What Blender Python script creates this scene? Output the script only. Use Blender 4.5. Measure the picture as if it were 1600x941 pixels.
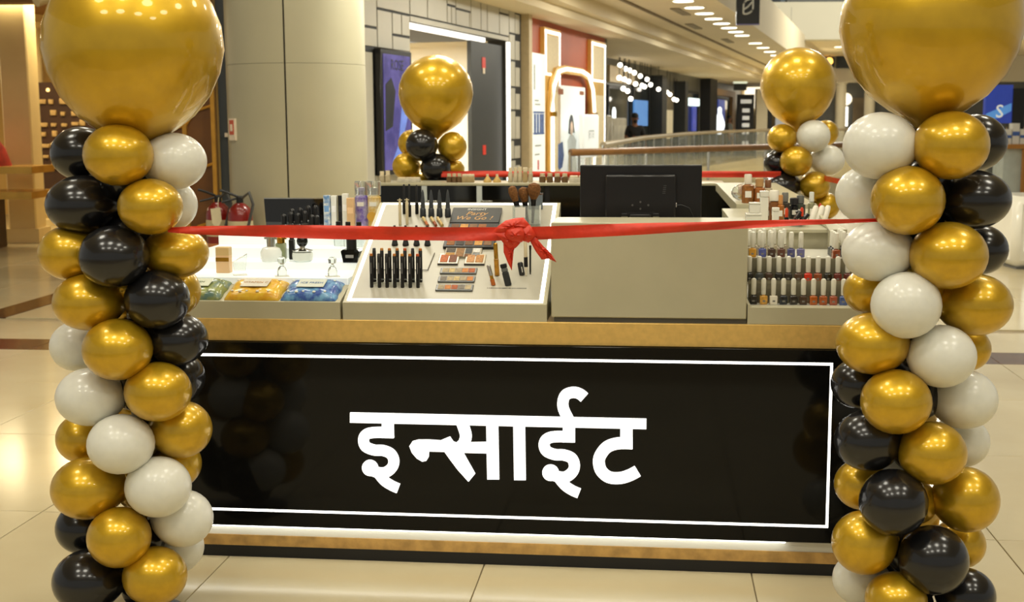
import bpy, bmesh, math, random
from mathutils import Vector, Matrix
random.seed(7)
sc = bpy.context.scene
for o in list(bpy.data.objects): bpy.data.objects.remove(o)
COLL = sc.collection

# ------------------------------------------------------------------ camera, world, light, exposure
F_PX, HORIZON, ROLL, EYE = 2000.0, 190.0, 0.0054, 1.6
TILT = math.atan((470.5 - HORIZON) / F_PX)
cam_d = bpy.data.cameras.new('camera'); cam = bpy.data.objects.new('camera', cam_d); COLL.objects.link(cam)
cam_d.sensor_width = 36.0; cam_d.lens = 36.0 * F_PX / 1600.0; cam_d.clip_start = 0.05; cam_d.clip_end = 300
cam_d.dof.use_dof = True; cam_d.dof.focus_distance = 4.35; cam_d.dof.aperture_fstop = 5.6
fw = Vector((0, math.cos(TILT), -math.sin(TILT))); r0 = Vector((1, 0, 0)); u0 = Vector((0, math.sin(TILT), math.cos(TILT)))
rt = math.cos(ROLL) * r0 - math.sin(ROLL) * u0; up = math.sin(ROLL) * r0 + math.cos(ROLL) * u0
m = Matrix((rt, up, -fw)).transposed().to_4x4(); m.translation = Vector((0, 0, EYE)); cam.matrix_world = m
sc.camera = cam

w = bpy.data.worlds.new('mall_ambient'); sc.world = w; w.use_nodes = True
w.node_tree.nodes['Background'].inputs[0].default_value = (1.0, 0.965, 0.845, 1)
w.node_tree.nodes['Background'].inputs[1].default_value = 0.56
sc.view_settings.view_transform = 'Standard'; sc.view_settings.look = 'None'
sc.view_settings.exposure = -0.52; sc.view_settings.gamma = 1.0; sc.view_settings.use_curve_mapping = False

def area_light(name, loc, size, power, col=(1, .96, .83), rot=(0, 0, 0), shape='DISK', size_y=None):
    d = bpy.data.lights.new(name, 'AREA'); d.energy = power; d.color = col; d.shape = shape; d.size = size
    if size_y: d.size_y = size_y
    o = bpy.data.objects.new(name, d); COLL.objects.link(o); o.location = loc; o.rotation_euler = rot
    return o
HIGH_LAMPS = [(x, y) for y in (-1.6, 1.2, 4.2, 8.0, 12.5) for x in (-3.6, -1.2, 1.4, 4.2)]
for i, (x, y) in enumerate(HIGH_LAMPS):
    area_light('high_ceiling_lamp_light', (x, y, 6.33), 1.2, 60)
# the walkway soffit's lamps, in the row that runs along the shop fronts
WALL_ANG = math.atan(0.29)
EW = Vector((math.sin(WALL_ANG), math.cos(WALL_ANG), 0)); EN = Vector((math.cos(WALL_ANG), -math.sin(WALL_ANG), 0)); WB = Vector((0, 19.7, 0))
def Wp(a, n, z=0.0): return WB + EW * a + EN * n + Vector((0, 0, z))
SOFFIT_Z = 3.6
SOFFIT_LAMPS = [(1.7 + i * 1.32, 2.15) for i in range(9)] + [(15.5 + i * 2.2, 2.15) for i in range(6)]
for i, a in enumerate((-8.0, -4.0, 0.5, 5, 10, 16, 23, 30)):
    p = Wp(a, 2.15, SOFFIT_Z - .06); area_light('walkway_soffit_light', p, 0.9, 170)

# ------------------------------------------------------------------ helpers
def lin(c):
    def f(v):
        v /= 255.0
        return v / 12.92 if v <= 0.04045 else ((v + 0.055) / 1.055) ** 2.4
    return tuple(f(v) for v in c) + (1.0,)

MATS = {}
def M(name, col=(128, 128, 128), rough=0.5, metal=0.0, noise=None, bump=None, coat=0.0, trans=0.0, emit=None, es=0.0, ior=1.45, alpha=1.0, col2=None, sss=0.0):
    """principled material; noise=(scale, amount) varies the colour, bump=(scale, strength) the relief"""
    if name in MATS: return MATS[name]
    mt = bpy.data.materials.new(name); mt.use_nodes = True; nt = mt.node_tree; b = nt.nodes['Principled BSDF']
    b.inputs['Base Color'].default_value = lin(col); b.inputs['Roughness'].default_value = rough
    b.inputs['Metallic'].default_value = metal; b.inputs['IOR'].default_value = ior
    b.inputs['Coat Weight'].default_value = coat; b.inputs['Coat Roughness'].default_value = 0.04
    b.inputs['Transmission Weight'].default_value = trans; b.inputs['Alpha'].default_value = alpha
    if sss: b.inputs['Subsurface Weight'].default_value = sss; b.inputs['Subsurface Radius'].default_value = (.05, .05, .04)
    if emit: b.inputs['Emission Color'].default_value = lin(emit); b.inputs['Emission Strength'].default_value = es
    if noise or bump:
        tc = nt.nodes.new('ShaderNodeTexCoord')
    if noise:
        nz = nt.nodes.new('ShaderNodeTexNoise'); nz.inputs['Scale'].default_value = noise[0]; nz.inputs['Detail'].default_value = 4
        mx = nt.nodes.new('ShaderNodeMix'); mx.data_type = 'RGBA'; mx.inputs['A'].default_value = lin(col)
        mx.inputs['B'].default_value = lin(col2) if col2 else tuple(v * (1 - noise[1]) for v in lin(col)[:3]) + (1,)
        rp = nt.nodes.new('ShaderNodeValToRGB'); rp.color_ramp.elements[0].position = .38; rp.color_ramp.elements[1].position = .66
        nt.links.new(tc.outputs['Object'], nz.inputs['Vector']); nt.links.new(nz.outputs['Fac'], rp.inputs['Fac'])
        nt.links.new(rp.outputs['Color'], mx.inputs['Factor']); nt.links.new(mx.outputs['Result'], b.inputs['Base Color'])
    if bump:
        nb = nt.nodes.new('ShaderNodeTexNoise'); nb.inputs['Scale'].default_value = bump[0]
        bp = nt.nodes.new('ShaderNodeBump'); bp.inputs['Strength'].default_value = bump[1]; bp.inputs['Distance'].default_value = .01
        nt.links.new(tc.outputs['Object'], nb.inputs['Vector']); nt.links.new(nb.outputs['Fac'], bp.inputs['Height'])
        nt.links.new(bp.outputs['Normal'], b.inputs['Normal'])
    MATS[name] = mt
    return mt

class MB:
    """collects shapes and links them as one mesh object"""
    def __init__(s): s.v = []; s.f = []
    def add(s, vs, fs, mtx=None):
        k = len(s.v)
        s.v += [tuple(mtx @ Vector(p)) if mtx is not None else tuple(p) for p in vs]
        s.f += [tuple(i + k for i in f) for f in fs]; return s
    def box(s, x0, x1, y0, y1, z0, z1, mtx=None):
        return s.add([(x0, y0, z0), (x1, y0, z0), (x1, y1, z0), (x0, y1, z0), (x0, y0, z1), (x1, y0, z1), (x1, y1, z1), (x0, y1, z1)],
                     [(0, 3, 2, 1), (4, 5, 6, 7), (0, 1, 5, 4), (1, 2, 6, 5), (2, 3, 7, 6), (3, 0, 4, 7)], mtx)
    def rbox(s, x0, x1, y0, y1, z0, z1, b=.003, mtx=None):
        """box with chamfered edges"""
        vs = []; c = ((x0, x1), (y0, y1), (z0, z1))
        bm = bmesh.new(); bmesh.ops.create_cube(bm, size=1.0)
        for v in bm.verts: v.co = Vector([(c[i][0] + c[i][1]) / 2 + v.co[i] * (c[i][1] - c[i][0]) for i in range(3)])
        bmesh.ops.bevel(bm, geom=bm.edges[:] , offset=b, segments=1, profile=.5, affect='EDGES')
        bm.verts.ensure_lookup_table(); bm.verts.index_update()
        s.add([v.co.copy() for v in bm.verts], [tuple(v.index for v in f.verts) for f in bm.faces], mtx); bm.free(); return s
    def lathe(s, prof, n=16, mtx=None, cx=0, cy=0):
        """profile [(r, z)] from bottom to top, closed with caps"""
        vs = []; fs = []
        for r, z in prof:
            for i in range(n):
                t = 2 * math.pi * i / n; vs.append((cx + r * math.cos(t), cy + r * math.sin(t), z))
        for j in range(len(prof) - 1):
            for i in range(n):
                a = j * n + i; b2 = j * n + (i + 1) % n; fs.append((a, b2, b2 + n, a + n))
        fs.append(tuple(range(n - 1, -1, -1))); k = (len(prof) - 1) * n; fs.append(tuple(range(k, k + n)))
        return s.add(vs, fs, mtx)
    def tube(s, pts, r, n=8):
        """round bar through points; r a number or a list"""
        pts = [Vector(p) for p in pts]; rr = r if isinstance(r, (list, tuple)) else [r] * len(pts); vs = []; fs = []
        for i, p in enumerate(pts):
            d = (pts[min(i + 1, len(pts) - 1)] - pts[max(i - 1, 0)]).normalized()
            x = d.cross(Vector((0, 0, 1)) if abs(d.z) < .9 else Vector((1, 0, 0))).normalized(); y = d.cross(x)
            for k in range(n):
                t = 2 * math.pi * k / n; vs.append(p + (x * math.cos(t) + y * math.sin(t)) * rr[i])
        for i in range(len(pts) - 1):
            for k in range(n):
                a = i * n + k; b2 = i * n + (k + 1) % n; fs.append((a, b2, b2 + n, a + n))
        fs.append(tuple(range(n - 1, -1, -1))); k = (len(pts) - 1) * n; fs.append(tuple(range(k, k + n)))
        return s.add(vs, fs)
    def prism(s, poly, lo, hi, axis='y', mtx=None):
        """polygon [(p, q)] pushed from lo to hi along an axis: y -> (p, ., q), z -> (p, q, .), x -> (., p, q)"""
        def P(p, q, d): return (p, d, q) if axis == 'y' else ((p, q, d) if axis == 'z' else (d, p, q))
        n = len(poly); vs = [P(p, q, lo) for p, q in poly] + [P(p, q, hi) for p, q in poly]
        fs = [tuple(range(n)), tuple(range(2 * n - 1, n - 1, -1))] + [(i, i + n, (i + 1) % n + n, (i + 1) % n) for i in range(n)]
        return s.add(vs, fs, mtx)
    def sphere(s, c, r, nu=12, nv=8):
        """r may be a tuple of three radii"""
        r = r if isinstance(r, tuple) else (r, r, r); vs = [(c[0], c[1], c[2] - r[2])]; fs = []
        for j in range(1, nv):
            t = math.pi * j / nv
            for i in range(nu):
                q = 2 * math.pi * i / nu
                vs.append((c[0] + r[0] * math.sin(t) * math.cos(q), c[1] + r[1] * math.sin(t) * math.sin(q), c[2] - r[2] * math.cos(t)))
        vs.append((c[0], c[1], c[2] + r[2])); e = len(vs) - 1
        for i in range(nu): fs.append((0, 1 + (i + 1) % nu, 1 + i))
        for j in range(nv - 2):
            for i in range(nu):
                a = 1 + j * nu + i; b2 = 1 + j * nu + (i + 1) % nu; fs.append((a, b2, b2 + nu, a + nu))
        for i in range(nu): fs.append((e, e - nu + i, e - nu + (i + 1) % nu))
        return s.add(vs, fs)
    def stroke(s, pts, wid, y0, y1, sm=5):
        """flat brush stroke in the x-z plane with square ends, y0..y1 thick"""
        P = [Vector(p) for p in pts]; Q = []
        for i in range(len(P) - 1):
            a, b2, c, d = P[max(i - 1, 0)], P[i], P[i + 1], P[min(i + 2, len(P) - 1)]
            for k in range(sm):
                t = k / sm; Q.append(.5 * ((2 * b2) + (c - a) * t + (2 * a - 5 * b2 + 4 * c - d) * t * t + (3 * b2 - a - 3 * c + d) * t ** 3))
        Q.append(P[-1]); vs = []; fs = []
        for i, p in enumerate(Q):
            d = (Q[min(i + 1, len(Q) - 1)] - Q[max(i - 1, 0)]).normalized(); nn = Vector((-d.y, d.x)) * wid / 2
            l, r = p + nn, p - nn; vs += [(l.x, y0, l.y), (r.x, y0, r.y), (l.x, y1, l.y), (r.x, y1, r.y)]
        for i in range(len(Q) - 1):
            a = 4 * i; b2 = a + 4; fs += [(a, b2, b2 + 1, a + 1), (a + 2, a + 3, b2 + 3, b2 + 2), (a, a + 2, b2 + 2, b2), (a + 1, b2 + 1, b2 + 3, a + 3)]
        e = 4 * (len(Q) - 1); fs += [(0, 1, 3, 2), (e, e + 2, e + 3, e + 1)]
        return s.add(vs, fs)
    def mesh(s, name, ang=38):
        me = bpy.data.meshes.new(name); me.from_pydata(s.v, [], s.f); me.validate()
        bm = bmesh.new(); bm.from_mesh(me); bmesh.ops.recalc_face_normals(bm, faces=bm.faces); bm.to_mesh(me); bm.free()
        me.polygons.foreach_set('use_smooth', [True] * len(me.polygons)); me.set_sharp_from_angle(angle=math.radians(ang)); me.update()
        return me
    def build(s, name, mat, parent=None, ang=38):
        me = s.mesh(name, ang); me.materials.append(mat); return link(name, me, parent)

def link(name, me, parent=None, loc=None):
    o = bpy.data.objects.new(name, me); COLL.objects.link(o)
    if parent: o.parent = parent
    if loc: o.location = loc
    return o
def tag(o, label=None, cat=None, group=None, kind=None):
    if label: o['label'] = label
    if cat: o['category'] = cat
    if group: o['group'] = group
    if kind: o['kind'] = kind
    return o
def thing(name, label, cat, loc=(0, 0, 0), rz=0.0, group=None):
    o = bpy.data.objects.new(name, None); COLL.objects.link(o); o.empty_display_size = .05
    o.location = loc; o.rotation_euler = (0, 0, rz); return tag(o, label, cat, group)
def struct(o): o['kind'] = 'structure'; return o
def copy_tree(o, parent=None):
    c = o.copy(); COLL.objects.link(c); c.parent = parent
    for ch in [x for x in bpy.data.objects if x.parent == o]: copy_tree(ch, c)
    return c
def text_mb(body, size, mtx, depth=.0006, shear=0.0, mb=None):
    """lettering as real thin geometry, drawn in local x (right) - y (up), placed by mtx"""
    cu = bpy.data.curves.new('lettering', 'FONT'); cu.body = body; cu.size = size; cu.align_x = 'CENTER'; cu.align_y = 'CENTER'
    cu.extrude = depth; cu.shear = shear; cu.resolution_u = 2
    o = bpy.data.objects.new('lettering', cu); COLL.objects.link(o)
    me = bpy.data.meshes.new_from_object(o.evaluated_get(bpy.context.evaluated_depsgraph_get()))
    mb = mb or MB(); mb.add([v.co.copy() for v in me.vertices], [tuple(p.vertices) for p in me.polygons], mtx)
    bpy.data.objects.remove(o); bpy.data.curves.remove(cu); bpy.data.meshes.remove(me); return mb
ORD = ['first', 'second', 'third', 'fourth', 'fifth', 'sixth', 'seventh', 'eighth', 'ninth', 'tenth', 'eleventh', 'twelfth', 'thirteenth', 'fourteenth', 'fifteenth', 'sixteenth', 'seventeenth', 'eighteenth', 'nineteenth', 'twentieth', 'twenty-first', 'twenty-second', 'twenty-third', 'twenty-fourth']
FRONT = Matrix.Rotation(math.pi / 2, 4, 'X')          # text plane x-y -> x-z, read from the front

# the kiosk's own frame: u to the right along its front, v into depth
PHI = math.atan(2000 / 17800); KO = Vector((0.0181, 4.4769, 0))
EU = Vector((math.cos(PHI), -math.sin(PHI), 0)); EV = Vector((math.sin(PHI), math.cos(PHI), 0))
def K(u, v, z=0.0): return KO + EU * u + EV * v + Vector((0, 0, z))
KROT = -PHI
def kthing(name, label, cat, u, v, z, group=None, turn=0.0): return thing(name, label, cat, K(u, v, z), KROT + turn, group)

# ------------------------------------------------------------------ materials
GOLD_B = M('gold_balloon_latex', (206, 166, 34), .36, .6, noise=(3, .12), coat=.55)
BLACK_B = M('black_balloon_latex', (24, 24, 26), .22, 0, noise=(4, .2), coat=.3)
WHITE_B = M('white_balloon_latex', (228, 228, 218), .3, 0, noise=(4, .04), coat=.25, sss=.25)
RED_SATIN = M('red_satin', (217, 56, 30), .42, 0, noise=(14, .22), bump=(60, .12))
BLACK_GLOSS = M('black_gloss', (14, 14, 13), .06, 0, noise=(5, .1))
BLACK_MATT = M('black_matt', (24, 24, 25), .5, 0, noise=(9, .2))
BLACK_PLASTIC = M('black_plastic', (20, 20, 21), .32, 0, noise=(20, .15))
WHITE_LAM = M('white_laminate', (182, 177, 150), .32, 0, noise=(6, .05))
WHITE_GLOSS = M('white_gloss', (228, 226, 214), .18, 0, noise=(6, .03))
GREY_MATT = M('grey_matt', (88, 88, 84), .5, 0, noise=(6, .1))
BRASS = M('brushed_brass', (230, 192, 112), .4, .4, noise=(40, .12))
WOODGOLD = M('gold_wood_strip', (206, 164, 96), .4, .1, noise=(18, .35))
LED = M('led_white', (255, 255, 255), .5, 0, emit=(255, 252, 244), es=4)
LED_STRONG = M('led_strong', (255, 255, 255), .5, 0, emit=(252, 252, 244), es=7.5)
LED_SOFT = M('led_soft', (255, 255, 255), .5, 0, emit=(255, 250, 238), es=2.6)
SIGN_LED = M('sign_letter_light', (255, 255, 255), .5, 0, emit=(255, 253, 248), es=2.2)
LAMP_LED = M('lamp_light', (255, 255, 255), .5, 0, emit=(255, 242, 214), es=6)
LITACRYL = M('lit_white_acrylic', (222, 226, 220), .25, 0, emit=(246, 252, 248), es=.5)
SILVER = M('silver_metal', (205, 205, 200), .18, 1.0, noise=(30, .1))
GOLDM = M('gold_metal', (212, 160, 60), .2, 1.0, noise=(30, .12))
GLASS = M('clear_glass', (245, 250, 248), .03, 0, trans=.92, ior=1.35, noise=(9, .03))
ACRYL = M('clear_acrylic', (240, 245, 242), .04, 0, trans=.85, ior=1.2, noise=(9, .03))
def plain(tagname, col, rough=.4, **kw):
    kw.setdefault('noise', (12, .08)); return M(tagname, col, rough, **kw)

# ------------------------------------------------------------------ the setting: floor, ceilings, walls
def plank_mat(name, col, col2, rough, sc_=1.5):
    return M(name, col, rough, noise=(sc_, .1), col2=col2, ior=1.33)
TILE = plank_mat('polished_beige_tile', (196, 184, 150), (188, 174, 138), .13, 1.2)
TILE2 = plank_mat('polished_beige_tile_far', (194, 180, 144), (184, 168, 130), .18, .5)
STRIPE = plank_mat('brown_granite', (92, 62, 36), (70, 48, 32), .12, 6)
JOINT = M('floor_joint', (150, 134, 100), .6, noise=(9, .2))
fl = struct(MB().prism([(-16, -7), (20, -7), (20, 37.5), (4.75, 24.1), (1.1, 20.9), (.2, 20.6), (-1.8, 14.6), (-3.3, 14.6), (-3.3, 23), (-16, 23)], -.3, -.008, 'z').build('floor', JOINT))
TU, TV, U0, V0 = 0.96, 1.28, -0.125, 0.46
tile_me = MB().rbox(.002, TU - .002, .002, TV - .002, -.012, 0, .0015).mesh('floor_tile'); tile_me.materials.append(TILE)
stripe_me = MB().rbox(.002, TU - .002, .002, .44, -.012, 0, .0015).mesh('floor_tile'); stripe_me.materials.append(STRIPE)
short_me = MB().rbox(.002, TU - .002, .002, TV - .446, -.012, 0, .0015).mesh('floor_tile'); short_me.materials.append(TILE)
side_me = MB().rbox(.002, .3, .002, TV - .002, -.012, 0, .0015).mesh('floor_tile'); side_me.materials.append(STRIPE)
for i in range(-8, 8):
    for j in range(-3, 9):
        u, v = U0 + i * TU, V0 + j * TV
        if K(u, v).y > 19 or (K(u, v).x < -9): continue
        if j == 3:                                                   # a row with the brown cross band
            for me, dv in ((stripe_me, -.16), (short_me, .28)):
                o = link('floor_tile', me, fl, K(u, v + dv)); o.rotation_euler = (0, 0, KROT)
        elif j == 2:
            o = link('floor_tile', tile_me, fl, K(u, v)); o.rotation_euler = (0, 0, KROT); o.scale = (1, (TV - .16) / TV, 1)
        else:
            o = link('floor_tile', tile_me, fl, K(u, v)); o.rotation_euler = (0, 0, KROT)
for j in range(0, 9):
    if j in (2, 3): continue
    o = link('floor_tile', side_me, fl, K(-5.2, V0 + j * TV, .004)); o.rotation_euler = (0, 0, KROT)
far = struct(MB().prism([(-9, -7), (-16, -7), (-16, 23), (-3.3, 23), (-3.3, 16.5), (-9, 14)], -.1, -.001, 'z').build('floor', TILE2))
struct(MB().prism([(9, -7), (20, -7), (20, 37.5), (4.75, 24.1), (1.1, 20.9), (.6, 20.2), (.2, 17), (2.8, 16), (9, 12)], -.1, -.001, 'z').build('floor', TILE2))
# far walkway across the atrium with its pale slab edge, and the end of the atrium
PALE = M('pale_plaster', (214, 204, 176), .6, noise=(.6, .06))
CREAM = M('cream_plaster', (216, 200, 164), .6, noise=(.5, .08))
struct(MB().prism([(.2, 20.2), (1.3, 23), (5.5, 42), (11, 56), (30, 58), (30, 75), (18, 75), tuple(Wp(50, -4).xy), tuple(Wp(12, -4).xy), tuple(Wp(8, -1).xy)], -.9, 0, 'z').build('floor', TILE2))
struct(MB().prism([(1.5, 22), (30, 40), (30, 72), (9, 60)], -5.2, -5.0, 'z').build('floor', TILE2))
struct(MB().box(8, 34, 62, 62.4, -5, 0).build('wall_back', PALE))
# high ceiling over the kiosk
CEIL = M('ceiling_paint', (226, 214, 184), .7, noise=(.5, .05))
cl = struct(MB().box(-14, 18, -7, 17, 6.4, 6.6).build('ceiling', CEIL))
HOUS = M('lamp_housing', (232, 228, 214), .4, noise=(9, .05))
h0 = None
for i, (x, y) in enumerate(HIGH_LAMPS):
    lab = 'round white lamp on the high ceiling over the kiosk'
    if h0 is None:
        h0 = thing('ceiling_lamp', lab, 'lamp', (x, y, 6.4), 0, 'high ceiling lamps over the kiosk')
        MB().lathe([(.62, -.05), (.62, 0)], 24).build('housing', HOUS, h0); MB().lathe([(.56, -.055), (.56, -.05)], 24).build('diffuser', LAMP_LED, h0)
    else:
        c = copy_tree(h0); c.location = (x, y, 6.4)
# walkway soffit along the shops, its edge and the step of the bulkhead
SOF = M('soffit_paint', (222, 208, 176), .65, noise=(.4, .06))
def wall_box(a0, a1, n0, n1, z0, z1): return [tuple(Wp(a, n, z)) for z in (z0, z1) for a, n in ((a0, n0), (a1, n0), (a1, n1), (a0, n1))]
BOXF = [(0, 3, 2, 1), (4, 5, 6, 7), (0, 1, 5, 4), (1, 2, 6, 5), (2, 3, 7, 6), (3, 0, 4, 7)]
def wbox(mb, a0, a1, n0, n1, z0, z1): return mb.add(wall_box(a0, a1, n0, n1, z0, z1), BOXF)
struct(wbox(MB(), -6.4, 52, .55, 2.7, SOFFIT_Z, SOFFIT_Z + .9).build('ceiling', SOF))
struct(wbox(MB(), -6.4, 52, -4, .55, 3.25, SOFFIT_Z + .9).build('ceiling', SOF))
struct(wbox(MB(), -6.4, 52, .55, .75, 3.38, SOFFIT_Z + .02).build('trim_1', CREAM))
struct(wbox(MB(), -6.4, 52, 1.2, 1.26, SOFFIT_Z - .03, SOFFIT_Z + .02).build('trim_2', M('shadow_gap', (120, 104, 78), .7, noise=(2, .1))))
d0 = None
for i, (a, n) in enumerate(SOFFIT_LAMPS):
    lab = f'round recessed downlight in the walkway soffit, {ORD[i]} along its row'
    if d0 is None:
        d0 = thing('downlight', lab, 'downlight', Wp(a, n, SOFFIT_Z), 0, 'downlights in the walkway soffit')
        MB().lathe([(.2, -.012), (.2, 0)], 16).build('rim', HOUS, d0); MB().lathe([(.17, -.02), (.17, -.012)], 16).build('diffuser', LAMP_LED, d0)
    else:
        c = copy_tree(d0); c.location = Wp(a, n, SOFFIT_Z); c['label'] = lab
for i, (a, n) in enumerate(((4.4, 1.7), (8.2, 1.4), (13.5, 1.5))):
    o = wbox(MB(), a, a + 1.5, n, n + .16, SOFFIT_Z - .02, SOFFIT_Z); o = o.build('air_grille', M('grille_grey', (140, 128, 104), .6, noise=(5, .2)))
    tag(o, f'narrow slot air grille in the walkway soffit, {("nearest", "middle", "farthest")[i]} of three', 'grille', 'air grilles in the soffit')

# ---- big round column behind the kiosk
COLM = M('column_cladding', (176, 170, 143), .38, .15, noise=(1.1, .1), bump=(2, .05))
cx, cy, cr = -1.915, 11.6, .615
tc = thing('round_column', 'big round beige clad column behind the kiosk', 'column', (cx, cy, 0))
def shell(a0, a1, z0, z1, r=cr):
    vs = []; fs = []; n = 24
    for z in (z0, z1):
        for i in range(n + 1):
            t = a0 + (a1 - a0) * i / n; vs += [(r * math.cos(t), r * math.sin(t), z), ((r - .03) * math.cos(t), (r - .03) * math.sin(t), z)]
    k = 2 * (n + 1)
    for i in range(n):
        q = 2 * i; fs += [(q, q + 2, q + 2 + k, q + k), (q + 1, q + 1 + k, q + 3 + k, q + 3), (q, q + 1, q + 3, q + 2), (q + k, q + 2 + k, q + 3 + k, q + 1 + k)]
    fs += [(0, k, k + 1, 1), (2 * n, 2 * n + 1, 2 * n + 1 + k, 2 * n + k)]
    return MB().add(vs, fs)
seam = math.atan2(-1, .02) - .01
for a0, a1 in ((seam + .012, seam + math.pi * .66), (seam + math.pi * .66 + .01, seam + math.pi * 1.33), (seam + math.pi * 1.33 + .01, seam + 2 * math.pi - .012)):
    shell(a0, a1, 0, 2.1).build('cladding_panel', COLM, tc); shell(a0, a1, 2.1025, 6.4).build('cladding_panel', COLM, tc)
MB().lathe([(cr - .035, 0), (cr - .035, 6.4)], 32).build('core', BLACK_MATT, tc)
nt_ = thing('fire_notice', 'small red and white fire notice stuck on the round column', 'notice', (cx + .618 * math.cos(math.radians(215)), cy + .618 * math.sin(math.radians(215)), 1.45), math.radians(-55))
MB().box(-.065, .065, -.012, .02, 0, .19).build('plate', plain('notice_white', (228, 214, 190)), nt_)
MB().box(-.045, .045, -.015, -.012, .05, .175).build('panel', plain('notice_red', (196, 74, 30)), nt_)
MB().box(-.025, .025, -.017, -.015, .08, .14).build('pictogram', plain('notice_white', (228, 214, 190)), nt_)

# ---- shop front wall that runs back from behind the column
WROT = math.pi / 2 - WALL_ANG
def wthing(name, label, cat, a, n, z=0.0, group=None): return thing(name, label, cat, Wp(a, n, z), WROT, group)
wl = MB(); wbox(wl, -6.4, -4.28, -.3, -.014, 0, 4.4); wbox(wl, -4.28, -.2, -.3, -.014, 2.8, 4.4); wbox(wl, -.2, .62, -.3, -.014, 0, 4.4)
wallL = struct(wl.build('wall_left', M('black_joint', (38, 40, 42), .6, noise=(3, .2))))
TILEG = M('grey_wall_panel', (176, 172, 158), .4, noise=(1.5, .08))
PAN = [(-6.4, -5.8, 2.4, 4.3), (-5.76, -5.36, 2.66, 4.3), (-5.76, -5.36, 2.44, 2.62), (-5.32, -4.32, 2.88, 4.3), (-5.32, -4.9, 2.44, 2.84), (-4.86, -4.6, 2.62, 2.84), (-4.56, -4.32, 2.62, 2.84),
       (-4.86, -4.32, 2.44, 2.58), (-6.4, -5.5, 0, 2.36), (-5.46, -4.32, 0, 1.0), (-4.34, -4.3, 1.04, 2.4),
       (-4.28, -3.7, 2.88, 4.3), (-3.66, -2.95, 2.88, 4.3), (-2.91, -2.6, 3.12, 4.3), (-2.91, -2.78, 2.88, 3.08), (-2.74, -2.6, 2.88, 3.08), (-2.56, -1.95, 3.1, 4.3), (-2.56, -2.02, 2.88, 3.06), (-1.98, -1.95, 2.88, 3.06), (-1.91, -1.5, 2.88, 4.3),
       (-1.46, -1.2, 2.88, 4.3), (-1.16, -.6, 2.88, 4.3), (-.56, -.09, 3.2, 4.3), (-.56, -.09, 2.88, 3.16), (-4.28, -.09, 2.8, 2.85)]
for z0, z1 in ((0, .5), (.54, 1.0), (1.04, 1.3), (1.34, 1.75), (1.79, 2.1), (2.14, 2.5), (2.54, 2.9), (2.94, 3.3)):
    k = .28 if int(z0 * 10) % 2 else .2
    PAN += [(-.05, -.05 + k, z0, z1), (-.05 + k + .04, .5, z0, z1 - .08)]
for a0, a1, z0, z1 in PAN:
    wbox(MB(), a0 - .003, a1 + .003, -.014, 0, z0 - .004, z1 + .004).build('wall_panel', TILEG, wallL)
# lit shop inside the doorway
IW = M('shop_white_wall', (236, 230, 214), .6, noise=(.6, .05))
struct(wbox(MB(), -4.6, .1, -3.2, -3.0, 0, 3.2).build('wall_shop_back', IW)); struct(wbox(MB(), -4.5, -4.28, -3.0, -.3, 0, 2.8).build('wall_shop_side', IW))
struct(wbox(MB(), -.2, .0, -3.0, -.3, 0, 2.8).build('wall_shop_right', IW))
o = wbox(MB(), -4.24, -.9, -.2, -.12, 2.74, 2.8).build('door_light_strip', LED_SOFT); tag(o, 'long white light strip across the top of the shop doorway', 'light strip')
area_light('shop_doorway_light', Wp(-2.6, -1.4, 2.72), 2.2, 330, rot=(0, 0, WROT), shape='RECTANGLE', size_y=1.2)
o = wbox(MB(), -.2, -.1, -.014, .02, 0, 2.78).build('vertical_light_strip', LED_SOFT); tag(o, 'upright white light strip on the right jamb of the shop doorway', 'light strip')
DARKP = M('charcoal_panel', (44, 47, 47), .45, noise=(3, .15))
t = wthing('dark_partition', 'tall charcoal partition with red stickers in the shop doorway', 'partition', -1.76, -.18)
MB().box(0, 1.5, -.12, -.06, 0, 2.72).build('panel', DARKP, t)
for z, s in ((2.36, .1), (1.13, .09)):
    MB().box(.5, .5 + s * 1.6, -.125, -.12, z, z + s * 1.5).build('sticker', plain('sticker_red', (214, 48, 28)), t)
MB().box(.52, .62, -.128, -.124, 2.28, 2.36).build('sticker', plain('notice_white', (228, 214, 190)), t)
t = wthing('wall_picture', 'framed golden picture inside the lit shop doorway', 'picture', -2.5, -2.9, 1.2)
MB().box(0, .9, -.04, 0, 0, .42).build('frame', plain('picture_frame', (214, 190, 140)), t); MB().box(.06, .84, -.05, -.04, .05, .36).build('print', M('picture_gold', (224, 158, 52), .5, noise=(4, .5)), t)
t = wthing('tower_figure', 'grey lattice tower print in the lit shop beside the partition', 'print', -2.35, -2.9, .2)
MB().prism([(0, 0), (.16, 0), (.28, .45), (.4, 0), (.56, 0), (.36, .55), (.32, .95), (.28, 1.02), (.24, .95), (.2, .55)], -.04, 0).build('tower', plain('print_grey', (104, 104, 98)), t)
# portrait screen
t = wthing('poster_screen', 'tall black framed screen with purple and blue picture beside the shop doorway', 'screen', -5.46, 0)
MB().rbox(0, .98, -.08, 0, 1.0, 2.42, .01).build('frame', BLACK_PLASTIC, t)
SCR = M('screen_picture', (74, 70, 120), .2, emit=(110, 100, 190), es=.5, noise=(4, .6), col2=(30, 30, 40))
MB().box(.07, .91, -.085, -.08, 1.06, 2.36).build('display', SCR, t)
MB().prism([(.3, 1.15), (.5, 1.35), (.62, 1.8), (.86, 2.1), (.86, 1.75), (.7, 1.5), (.8, 1.15)], -.088, -.085).build('figure', M('screen_blue', (104, 130, 210), .3, emit=(104, 130, 220), es=.5, noise=(6, .4)), t)
MB().prism([(.1, 1.5), (.32, 1.55), (.42, 1.95), (.3, 2.1), (.12, 2.02)], -.088, -.085).build('figure', M('screen_dark', (40, 42, 50), .3, noise=(6, .4)), t)
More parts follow.
